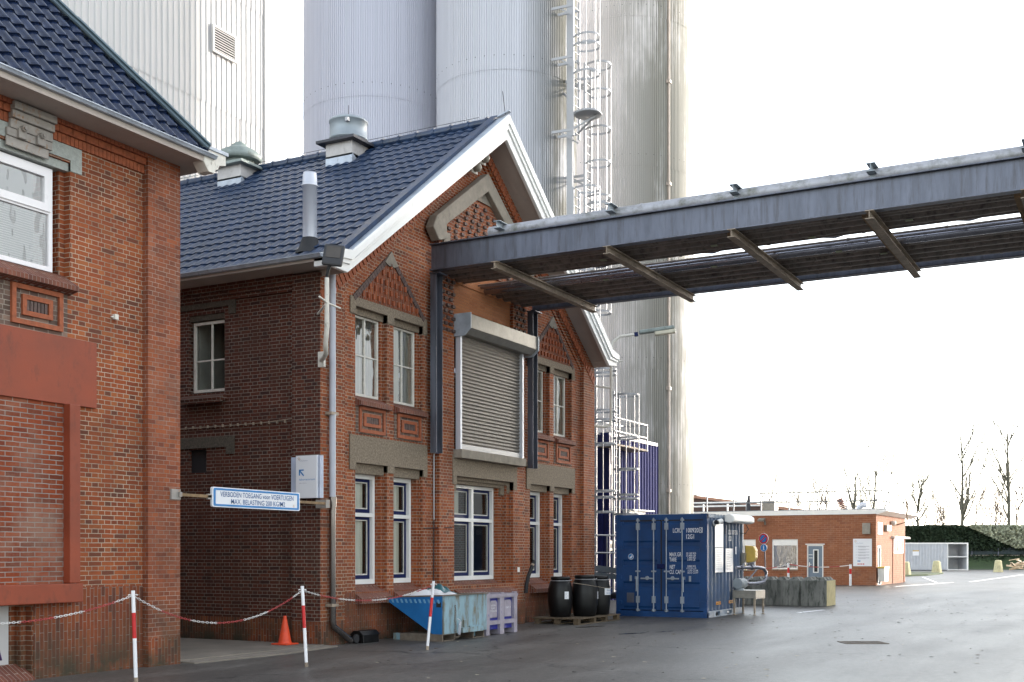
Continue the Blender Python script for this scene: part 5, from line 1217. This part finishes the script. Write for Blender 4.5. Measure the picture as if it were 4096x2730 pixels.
b=MB();b.wall([(14.37,0),(15.21,0),(15.21,2.04),(14.37,2.04)],[[(14.43,0),(15.15,0),(15.15,1.98),(14.43,1.98)]],'X',LX+.02,LX+.1);b.box(LX-.03,LX+.02,14.3,15.28,2.05,2.1);obj('door_frame',b,M['white'],lb)
b=MB();b.wall([(14.43,.02),(15.15,.02),(15.15,1.98),(14.43,1.98)],[[(14.66,.65),(14.86,.65),(14.86,1.77),(14.66,1.77)]],'X',LX+.05,LX+.09);d_=obj('door',b,M['greydoor'],lb)
b=MB();b.wall([(14.62,.61),(14.9,.61),(14.9,1.81),(14.62,1.81)],[[(14.67,.66),(14.85,.66),(14.85,1.76),(14.67,1.76)]],'X',LX+.03,LX+.0495);obj('glazing_frame',b,M['white'],d_)
b=MB();b.box(LX+.06,LX+.08,14.66,14.86,.65,1.77);obj('pane',b,M['rubber'],d_)
b=MB();b.box(LX+.03,LX+.0495,14.93,15.12,1.36,1.39);b.box(LX+.03,LX+.0495,14.93,15.13,1.52,1.55);b.box(LX+.0,LX+.05,15.07,15.1,.9,1.15);b.box(LX-.02,LX+.03,14.98,15.1,1.03,1.06);obj('door_handle',b,M['white'],d_)
for (x0,x1,z0,z1,n_) in((60.35,61.5,2.58,3.18,3),(64.6,67.4,1.62,2.4,4)):
    f=MB();hh=[];wd=(x1-x0-.08)/n_
    hh=[rect(x0+.08+i*wd,x0+(i+1)*wd,z0+.1,z1-.08) for i in range(n_)]
    f.wall(rect(x0,x1,z0,z1),hh,'Y',LY-.03,LY+.0-.001);o=obj('window',f,M['white'],lb)
    b=MB();b.box(x0+.05,x1-.05,LY-.012,LY-.0105,z0+.05,z1-.05);obj('pane',b,nm('pale_glass',(.35,.37,.33),.15),o)
b=MB();b.box(64.0,68.5,LY-.2,LY-.001,2.42,2.52);obj('window_canopy',b,M['white'],lb)
b=MB();b.box(60.4,61.1,LY+.05,LY+.09,.05,1.96);obj('side_door',b,M['greydoor'],lb);b=MB();b.wall(rect(60.37,61.13,.02,2.0),[rect(60.45,61.05,.05,1.9)],'Y',LY-.02,LY+.05);obj('door_frame',b,M['white'],lb)
b=MB();b.box(64.3,64.42,LY-.03,LY-.001,0,2.4);obj('pier',b,M['brick_pil'],lb);b=MB();b.box(67.6,67.75,LY-.03,LY-.001,0,2.4);obj('pier',b,M['brick_pil'],lb)
b=MB();b.box(62.1,63.2,LY-.15,LY-.001,2.77,3.07);obj('meter_box',b,M['shbox'],lb)
b=MB();b.tube([(65.2,LY-.05,3.14),(65.2,LY-.6,3.3),(65.1,LY-.6,4.4)],.04,6);b.tube([(62.6,LY-.05,2.95),(65.2,LY-.05,3.1)],.03,6);obj('mast_pipe',b,M['wood'],lb)
b=MB();b.lathe(63.9,LY-.12,[(.0,3.1),(.14,3.12),(.14,3.3),(0,3.34)],12);obj('alarm_light',b,M['white'],lb)
b=MB();b.box(LX-.14,LX-.001,12.02,12.4,2.58,3.13);obj('cabinet',b,M['shbox'],lb)
b=MB();b.obox((LX-.3,17.5,3.36),((1,0,.3),(0,1,0),(-.3,0,1)),(.16,.17,.05));b.tube([(LX-.05,17.38,3.1),(LX-.1,17.38,3.28),(LX-.2,17.45,3.33)],.05,8);obj('wall_lamp',b,M['shbox'],lb)
t=thing('info_board','white safety rules board on the low brick building near its corner','sign',(LX,12.4,1))
b=MB();b.box(LX-.04,LX-.002,11.95,12.87,.96,2.34);obj('board',b,M['signw'],t)
b=MB()
for k in range(5):
    z=1.95-k*.145;b.box(LX-.043,LX-.041,12.07,12.64,z,z+.022);b.box(LX-.043,LX-.041,12.25,12.6,z-.04,z-.025);b.box(LX-.043,LX-.041,12.7,12.73,z,z+.022)
obj('print_lines',b,M['inkg'],t)
text('FrieslandCampina',(LX-.04,12.75,2.11),(0,-1,0),(0,0,1),.03,M['inkb'],t,width=.38)
star(t,12.75,2.22,.08,x=LX-.04)
b=MB()
for i,y in enumerate((12.62,12.54)): b.disc((LX-.041,y,1.22),(-1,0,0),.035,.002,14)
obj('blue_symbols',b,M['inkm'],t)
b=MB()
for i,y in enumerate((12.62,12.53,12.44,12.35)): b.disc((LX-.041,y,1.07),(-1,0,0),.035,.002,14)
obj('red_symbols',b,M['star1'],t)
t=thing('ash_bin','small white wall bin with brown rim beside the side door','bin',(60.6,LY-.15,.2))
b=MB();b.prism([(59.95,.86),(61.2,.86),(61.0,.2),(60.15,.2)],'Y',LY-.4,LY-.1);obj('bin_body',b,M['white'],t);b=MB();b.box(59.9,61.25,LY-.43,LY-.08,.86,.94);obj('rim',b,M['yellow'],t)
# roof railing and kit
t=thing('roof_railing','thin white safety railing round the flat roof of the low building','railing',(64,16,3.85))
for z,rz in((4.76,0),(4.27,1)):
    b=MB();b.tube([(60.2,34,z),(60.2,11.6,z),(68.2,11.6,z)],.03,6);obj('rail',b,M['railg'],t)
for i in range(15):
    b=MB();y=11.75+i*1.48;b.beam((60.2,y,3.85),(60.2,y,4.76),.06,.06);obj('rail_post',b,M['alu'],t)
for i in range(6):
    b=MB();x=61.3+i*1.38;b.beam((x,11.6,3.85),(x,11.6,4.76),.05,.05);obj('rail_post',b,M['alu'],t)
for z,(ya,yb) in ((4.25,(17.8,22)),(4.12,(17.8,22))):
    pass
t=thing('rooftop_pipes','white pipe rack and black vent pipe on the low building roof','roof pipes',(63,20,3.85))
b=MB()
for z in(4.25,4.45): b.tube([(63,17.5,z),(63,24,z)],.05,6)
for y in(17.8,19.3,20.4,21.8,22.6): b.beam((63,y,3.85),(63,y,4.5),.07,.07)
obj('rack',b,M['white'],t)
b=MB();b.tube([(62,18.9,3.85),(62,18.9,4.3),(62,18.86,4.75)],[.13,.12,.07],10);obj('vent_pipe',b,M['dark_steel'],t)
b=MB();b.box(62.5,63.2,17.6,18.3,3.85,4.45);obj('air_unit',b,M['shbox'],t)
t=thing('flexible_duct','rusty ribbed flexible duct bending up on the low building roof','duct',(62,13.9,3.85))
b=MB()
for k in range(7):
    a=k*.16;c=Vector((62,13.75+.25*math.sin(a*1.2),3.9+k*.085));b.tube([c,c+Vector((0,.02,.05))],.17,12)
obj('duct_rings',b,nm('rusty_duct',(.3,.12,.08),.5),t)
t=thing('curved_duct','grey curved metal duct on the low building roof','duct',(62,12.9,3.85))
b=MB();b.tube([(62,13.0,3.85),(62,13.0,4.0),(62,12.85,4.12),(62,12.6,4.1)],.15,12);obj('duct_rings',b,M['zinc_lt'],t)
# no parking and pedestrian signs
t=thing('traffic_sign_post','round no parking sign above a blue pedestrian sign on a thin pole','traffic sign',(43.4,13.1,0))
d=45.0;px=(3056-2048)/4670*d;sx,sy=d*CL+px*SL,d*SL-px*CL
nrm=Vector((-CL,-SL,0));nrm.rotate(Matrix.Rotation(R(-42),3,'Z'))
b=MB();b.tube([(sx+.15,sy-.05,0),(sx,sy,2.4)],.024,8);obj('pole',b,M['galv'],t)
c=Vector((sx,sy,2.17));
b=MB();b.disc(c+nrm*.03,nrm,.205,.01,28);obj('white_rim',b,M['signw'],t)
b=MB();b.disc(c+nrm*.042,nrm,.195,.004,28);obj('red_ring',b,M['red'],t)
b=MB();b.disc(c+nrm*.048,nrm,.14,.004,28);obj('blue_disc',b,M['inkm'],t)
sd_=nrm.cross(Vector((0,0,1))).normalized()
b=MB();b.obox(c+nrm*.055,(sd_-Vector((0,0,1)),sd_+Vector((0,0,1)),nrm),(.145,.02,.002));obj('red_bar',b,M['red'],t)
c=Vector((sx+.03,sy,1.82))
b=MB();b.disc(c+nrm*.03,nrm,.145,.01,28);obj('white_rim',b,M['signw'],t)
b=MB();b.disc(c+nrm*.042,nrm,.132,.004,28);obj('blue_disc',b,M['inkm'],t)
b=MB();q=c+nrm*.05;u=Vector((0,0,1))
b.disc(q+u*.075,nrm,.018,.003,12);b.obox(q+u*.025,(sd_,u,nrm),(.02,.035,.002));b.obox(q-u*.045+sd_*.012,(sd_,u+sd_*-.3,nrm),(.009,.045,.002));b.obox(q-u*.045-sd_*.012,(sd_,u+sd_*.3,nrm),(.009,.045,.002));obj('walking_figure',b,M['ink'],t)
# far barrier posts and chain
def farpost(x,y,h,label):
    t=thing('barrier_post',label,'post',(x,y,0),'far red and white posts by the low building')
    for a,b2,m in((0,.55,'postw'),(.55,.8,'red'),(.8,1,'postw')):
        b=MB();b.tube([(x,y,h*a),(x,y,h*b2)],.06,10);obj('white_band' if m=='postw' else 'red_band',b,M[m],t)
farpost(58.8,12.75,1.06,'far red and white post right of the grey blue door')
farpost(59.2,15.95,1.1,'far red and white post in front of the wide window')
def farchain(a,b,sag,label):
    a=Vector(a);b=Vector(b);t=thing('barrier_chain',label,'chain',a,'far chains by the low building');S={'r':MB(),'w':MB()};n=12
    P=[a+(b-a)*(i/n)-Vector((0,0,sag*4*(i/n)*(1-i/n))) for i in range(n+1)]
    for i in range(n): S['r' if (i//2)%2 else 'w'].tube([P[i],P[i+1]],.022,6)
    obj('white_links',S['w'],M['chain_w'],t);obj('red_links',S['r'],M['chain_r'],t)
farchain((58.8,12.75,1.02),(59.2,15.95,1.05),.12,'far chain between the two posts, in front of the door')
farchain((59.2,15.95,1.05),(59.8,19.6,1.0),.25,'far chain left of the wide window post')
# ================================================================ far right: shed, hedge, trees
t=thing('storage_container','white storage container with open shelves at its right end, below the hedge','container',(116,17,0))
A=Vector((113.0,22.5,0));B=Vector((117.2,14.55,0));dr=(B-A).normalized();bk=Vector((dr.y,-dr.x,0));
if bk.x<0: bk=-bk
def fr(b,u0,u1,v0,v1,z0,z1):
    c=A+dr*(u0+u1)/2+bk*(v0+v1)/2+Vector((0,0,(z0+z1)/2));b.obox(c,(dr,bk,(0,0,1)),((u1-u0)/2,(v1-v0)/2,(z1-z0)/2))
L=(B-A).length;us=L-1.9
b=MB();fr(b,0,us,.05,2.4,.05,2.5)
k=0
while k*.28<us-.1: fr(b,k*.28,k*.28+.14,0,.049,.1,2.48);k+=1
obj('corrugated_side',b,M['shed_w'],t)
b=MB();fr(b,-.1,L+.05,-.03,2.4,2.5,2.62);fr(b,us,us+.06,0,.1,.0,2.5);fr(b,L-.08,L+.05,-.03,.1,.0,2.5);fr(b,us+.06,L-.08,0,2.3,1.25,1.33);fr(b,us+.06,L-.08,0,2.3,.02,.1);obj('frame',b,M['white'],t)
b=MB();fr(b,us,L,2.3,2.4,.1,2.5);fr(b,L-.05,L,.1,2.3,.1,2.5);obj('shelf_back',b,M['shed_w'],t)
b=MB();fr(b,us-3.3,us-2.7,-.06,-.031,1.4,1.9);o_=obj('sticker',b,M['signw'],t);b=MB();fr(b,us-3.3,us-2.7,-.065,-.061,1.8,1.9);obj('sticker_band',b,M['yellow'],o_)
# bank, fence and hedge
hd0=Vector((121,32,0));hd1=Vector((150,-22,0))
t0=hd0;du=(hd1-hd0).normalized();LH=(hd1-hd0).length;nb=Vector((du.y,-du.x,0));
if nb.x<0:nb=-nb
g=MB();n=30;vs=[]
for i in range(n+1):
    for v,z in((-6,0.0),(-3.5,.25),(-1.5,.9),(0,1.35),(30,1.4)):
        p=hd0+du*LH*i/n+nb*v;vs.append((p.x,p.y,z+rnd.uniform(-.06,.06)*(z>0)))
g.add(vs,[(i*5+j,i*5+j+1,(i+1)*5+j+1,(i+1)*5+j) for i in range(n) for j in range(4)],0,True)
struct('grass_bank',g,M['grass'],norm=False)
g=MB();g.prism([(84.5,14.6),(88,13.6),(97.5,13.9),(99,15.2),(99,22),(86,22)],'Z',0,.12);struct('grass_verge',g,M['grass'])
def leafbox(b,nl,f,s,r2,mi=0):
    for i in range(nl):
        p=f();n=Vector((r2.gauss(0,1),r2.gauss(0,1),r2.gauss(0,1)+.5)).normalized();u=n.cross(Vector((r2.gauss(0,1),r2.gauss(0,1),1))).normalized();v=n.cross(u);k=s*r2.uniform(.6,1.3)
        b.add([p+u*k,p+v*k*.7,p-u*k,p-v*k*.7],[(0,1,2,3)],mi)
r2=random.Random(5)
def hedgept(u0,u1,z0,z1,vv):
    def f():
        u=r2.uniform(u0,u1);z=r2.uniform(z0,z1);zt=z1
        fz=.25*math.sin(u*.9)+.15*math.sin(u*2.3)
        v=r2.choice((r2.uniform(-.25,.1),r2.uniform(0,vv)))+fz*.5
        if v>.3: z=z1-r2.uniform(0,.15)+fz*.25
        return hd0+du*u+nb*v+Vector((0,0,z))
    return f
t=thing('hedge','long dark clipped evergreen hedge behind the white container','hedge',hd0)
b=MB();fr2=lambda b,u0,u1,v0,v1,z0,z1:b.obox(hd0+du*(u0+u1)/2+nb*(v0+v1)/2+Vector((0,0,(z0+z1)/2)),(du,nb,(0,0,1)),((u1-u0)/2,(v1-v0)/2,(z1-z0)/2))
fr2(b,0,LH,.15,1.6,2.5,4.35);obj('branches',b,M['leaf'],t)
b=MB();leafbox(b,26000,hedgept(0,LH*.62,2.2,4.5,1.8),.13,r2);leafbox(b,3500,hedgept(0,LH*.62,1.9,2.5,.3),.13,r2);obj('foliage',b,M['leaf'],t,norm=False)
t=thing('sunlit_hedge','pale hedge leaves at the right edge, coloured as if sunlit, over the fence','hedge',hd0+du*LH*.42)
b=MB()
def vf():
    u=r2.uniform(18.2,30);m_=(u-18.2)/4.6;lo=max(2.2,4.3-m_*2.1);z=r2.uniform(lo,4.55)
    return hd0+du*u+nb*(-.45+r2.uniform(-.3,.4)+.2*math.sin(u*1.3))+Vector((0,0,z))
leafbox(b,9000,vf,.14,r2);obj('foliage',b,M['leaf_l'],t,norm=False)  # slanting patch of sun on the hedge, put into leaf colour
t=thing('low_ground_cover','dark low shrub strip on the bank under the fence','shrubs',hd0);t['kind']='stuff'
b=MB()
def gf():
    u=r2.uniform(0,LH*.6);v=r2.uniform(-2.4,.3);return hd0+du*u+nb*v+Vector((0,0,max(.3,1.35+v*.42)+r2.uniform(-.1,.15)))
leafbox(b,9000,gf,.14,r2);o_=obj('foliage',b,M['leaf'],t,norm=False)
t=thing('wire_fence','dark mesh fence with grey posts below the hedge','fence',hd0)
u=2.0
while u<LH*.7:
    b=MB();p=hd0+du*u;b.beam((p.x,p.y,1.2),(p.x,p.y,3.0),.12,.12);obj('fence_post',b,M['galv'],t);u+=2.75
b=MB();fr2(b,0,LH*.7,-.05,.02,1.35,1.45);obj('base_board',b,M['stone_s'],t)
b=MB();fr2(b,0,LH*.7,.12,.14,1.45,2.6);obj('mesh_panel',b,nm('dark_mesh',(.03,.045,.05),.8,var=.3,sc=2),t)
# trees
def tree(x,y,h,seed,label,tr,spread=.35,n1=7,brm='bark',poll=False,gx='bare trees beyond the hedge',tw=4,rmin=.014):
    r3=random.Random(seed);t=thing('bare_tree',label,'tree',(x,y,0),gx)
    b=MB();top=Vector((x+r3.uniform(-.3,.3),y+r3.uniform(-.3,.3),h*(.52 if poll else .8)))
    P=[Vector((x,y,0))+(top-Vector((x,y,0)))*k/6+Vector((r3.uniform(-.12,.12),r3.uniform(-.12,.12),0))*(k>0) for k in range(7)]
    b.tube(P,[tr*(1-k/8.5) for k in range(7)],7);obj('trunk',b,M['bark'],t)
    b=MB()
    def branch(p,d,L,r,lv):
        n=5;pts=[p];q=Vector(p);dd=Vector(d)
        for i in range(n):
            dd=(dd+Vector((r3.gauss(0,.12),r3.gauss(0,.12),.13))).normalized();q=q+dd*L/n;pts.append(q.copy())
        b.tube(pts,[r*(1-.8*i/n) for i in range(n+1)],5 if lv<2 else 3,caps=False)
        if lv<3:
            for i in range(tw if lv<2 else 3):
                k=r3.randint(1,n-0);a=r3.uniform(0,6.28);nd=(dd*1.1+Vector((math.cos(a),math.sin(a),r3.uniform(0,.5)))*.75).normalized()
                branch(pts[k],nd,L*r3.uniform(.4,.65),max(rmin,r*.45),lv+1)
    for i in range(n1):
        k=r3.uniform(.35,1);p=P[0]+(P[-1]-P[0])*k;a=r3.uniform(0,6.28)
        branch(p,Vector((math.cos(a)*spread,math.sin(a)*spread,.75)).normalized(),h*(1-k*.55)*r3.uniform(.4,.62),tr*.42*(1.2-k*.5),1)
    obj('crown',b,M[brm],t,norm=False)
def tpos(px,d):
    l=(px-2048)/4670*d;return d*CL+l*SL,d*SL-l*CL
for i,(px,d,h,sp,lab,pl_) in enumerate(((3672,135,14.5,.6,'bare pollarded tree with forked top, left of the tall pair',True),(3853,138,17.5,.5,'tall bare tree in the middle of the hedge line',False),(4035,140,20,.5,'tallest bare tree at the right edge',False),(3425,120,12.3,.4,'slim bare tree directly behind the low roof railing',False),(3487,122,12.8,.45,'bare tree with twisting limbs behind the corner of the low roof',False))):
    x,y=tpos(px,d);tree(x,y,h,11+i,lab,.26 if i<3 else .2,sp,14 if i<3 else 9,poll=pl_,rmin=.022,tw=5)
FAR=['brownish tree low behind the hedge, between the forked tree and the tall middle tree','brownish tree behind the hedge, just right of the tall middle tree','brownish rounded tree midway between the two tallest bare trees','brownish tree behind the hedge, right of the tallest tree','brownish tree cut by the right edge of the picture','small brownish tree behind the hedge, beside the forked tree','pale brown tree above the rusty roof duct','pale brown tree just left of the rusty roof duct','pale wispy tree above the brown shed roof','large faint brown tree behind the tallest bare tree']
for i,(px,d,h) in enumerate(((3780,175,10.5),(3900,180,11.5),(3975,178,12),(4070,170,13),(4150,170,13),(3720,182,9.5),(3300,165,12.5),(3240,170,11.5),(3070,165,12.5),(4000,190,12.5))):
    x,y=tpos(px,d);tree(x,y,h,40+i,FAR[i],.16,.8,9,'twig',gx='distant brown trees' if px>3400 else 'distant brown trees behind the low roof',tw=6,rmin=.035)
# brown shed behind the low building
t=thing('brown_shed','long brown clad industrial shed behind the low building','industrial building',(130,50,0))
dA=150;x0,y0=tpos(2775,dA);x1,y1=tpos(3215,dA);p0=Vector((x0,y0,0));p1_=Vector((x1,y1,0));dd=(p1_-p0).normalized();nn=Vector((dd.y,-dd.x,0));
if nn.x<0:nn=-nn
Lb=(p1_-p0).length
b=MB();z0=1.6+(2215-1988)/4670*dA;z1=1.6+(2215-2045)/4670*dA
vs=[p0+Vector((0,0,0)),p0+dd*Lb,p0+dd*Lb+Vector((0,0,z1)),p0+Vector((0,0,z0))];vs=vs+[v+nn*30 for v in vs]
b.add(vs,[(0,1,2,3),(7,6,5,4),(0,4,5,1),(1,5,6,2),(2,6,7,3),(3,7,4,0)]);obj('wall',b,M['brownclad'],t)
b=MB();b.beam(p0+Vector((0,0,z0)),p0+dd*Lb+Vector((0,0,z1)),.5,.35);obj('roof_trim',b,nm('trim_brown',(.4,.2,.13),.6),t)
b=MB();b.obox(p0-dd*1.2+nn*5+Vector((0,0,z0/2)),(dd,nn,(0,0,1)),(1.2,5,z0/2));obj('end_bay',b,nm('dark_brown',(.12,.06,.05),.6),t)
# yellow concrete bollards, timber pile
def bollard(x,y,label,s=1):
    t=thing('bollard',label,'bollard',(x,y,0),'pale yellow concrete bollards')
    b=MB();b.lathe(x,y,[(.42*s,0),(.4*s,.1),(.28*s,.95*s),(.22*s,1.02*s),(0,1.05*s)],8,smooth=False);obj('bollard_body',b,nm('pale_yellow_concrete',(.55,.5,.3),.85,dirt=(.3,.27,.18)),t)
bollard(96.7,14.3,'pale yellow bollard at the grass tip, in front of the white container');bollard(85.6,14.75,'pale yellow bollard half hidden by the corner of the low building',1.0);bollard(108.5,11.0,'pale yellow bollard left of the timber pile')
t=thing('timber_pile','heap of pale broken pallets and timber at the right edge','timber pile',(110,9,0))
b=MB();r4=random.Random(9)
for k in range(70):
    x=109+r4.uniform(0,4);y=r4.uniform(3.5,10.2);z=r4.uniform(.05,1.1 if abs(y-8)<2 else .8);a=r4.uniform(0,3.14);b.obox((x,y,z),((math.cos(a),math.sin(a),r4.uniform(-.2,.2)),(-math.sin(a),math.cos(a),0),(0,0,1)),(r4.uniform(.4,.9),.08,.03 if k%3 else .07))
obj('planks',b,nm('fresh_timber',(.55,.42,.28),.7,var=.3),t)
# drain grate, bicycle
t=thing('drain_grate','rectangular iron drain grate set in the asphalt','drain grate',(21.3,4.4,0))
gx,gy=21.4,4.42;gu=Vector((.24,-.97,0)).normalized();gu=Vector((SL,-CL,0));gv=Vector((CL,SL,0))
b=MB()
for s in(-1,1): b.obox(Vector((gx,gy,.004))+gv*s*.27,(gu,gv,(0,0,1)),(.38,.02,.006));b.obox(Vector((gx,gy,.004))+gu*s*.37,(gu,gv,(0,0,1)),(.02,.25,.006))
for k in range(15): b.obox(Vector((gx,gy,.002))+gu*(-.34+k*.0485),(gu,gv,(0,0,1)),(.012,.25,.005))
obj('bars',b,M['rust'],t);b=MB();b.obox(Vector((gx,gy,-.002)),(gu,gv,(0,0,1)),(.35,.25,.004));obj('pit',b,M['rubber'],t)
def bicycle():
    t=thing('bicycle','dark purple bicycle leaning by the white board at the left edge','bicycle',(8.9,11.4,0))
    y=11.55;xr=8.62;xf=xr-1.05;r=.34;b=MB()
    for nmx,xx in(('rear',xr),('front',xf)):
        b=MB();b.tube([(xx+r*math.cos(q),y,r+.02+r*math.sin(q)) for q in [2*math.pi*k/40 for k in range(41)]],.021,8,caps=False);wh=obj('wheel',b,M['rubber'],t)
        b=MB();b.tube([(xx+(r-.03)*math.cos(q),y,r+.02+(r-.03)*math.sin(q)) for q in [2*math.pi*k/40 for k in range(41)]],.012,6,caps=False)
        for k in range(18):
            q=2*math.pi*k/18;b.tube([(xx,y,r+.02),(xx+(r-.03)*math.cos(q),y,r+.02+(r-.03)*math.sin(q))],.0015,3)
        obj('rim',b,M['alu'],wh)
    pur=nm('purple_paint',(.05,.015,.1),.35)
    b=MB();seat=(xr-.42,y,.95);crank=(xr-.46,y,.3);head=(xf+.2,y,.85)
    for a,c in(((xr,y,.36),crank),(crank,seat),(seat,(xr,y,.36)),(crank,head),((xr-.43,y,.6),head),(head,(xf,y,.36)),(head,(xf+.26,y,1.05))): b.tube([a,c],.016,8)
    obj('frame',b,pur,t)
    b=MB();b.tube([(xr+.36*math.cos(q),y,.36+.375*math.sin(q)) for q in [R(5)+R(110)*k/12 for k in range(13)]],.022,6);b.obox((xr+.36,y,.44),((.3,0,-1),(0,1,0),(1,0,.3)),(.07,.03,.006));obj('mudguard',b,pur,t)
    b=MB();b.box(xr-.3,xr+.28,y-.06,y+.06,.76,.775);b.beam((xr+.2,y,.76),(xr,y,.38),.01,.01);obj('carrier',b,pur,t)
    b=MB();b.obox((xr-.42,y,.98),((1,0,0),(0,1,0),(0,0,1)),(.13,.08,.03));obj('saddle',b,M['rubber'],t,bevel=.02)
    b=MB();b.tube([(xf+.36,y-.25,1.08),(xf+.27,y-.1,1.06),(xf+.27,y+.1,1.06),(xf+.36,y+.25,1.08)],.013,6);obj('handlebar',b,M['alu'],t)
    return t
bicycle()
# ================================================================ unseen hall added to keep the sun off facade and yard
t=thing('sun_blocker_hall','unseen pale corrugated hall added beside the yard to block the sun','hall',(44,-18,0))
b=MB();pts=[];x=27.0;HX=72
b.box(27,HX,-30,-6.06,0,20)
while x<HX-.3:
    for dx,dy in((0,0),(.18,0),(.21,.04),(.27,.04),(.3,0)): pts.append((x+dx,-6+dy))
    x+=.3
b.add([(p[0],p[1],z) for p in pts for z in(0,20)],[(2*i,2*i+2,2*i+3,2*i+1) for i in range(len(pts)-1)]);obj('cladding',b,M['blockerw'],t)
b=MB();b.box(26.9,72.1,-30.1,-5.95,20,20.3);obj('roof_edge',b,M['zinc'],t)
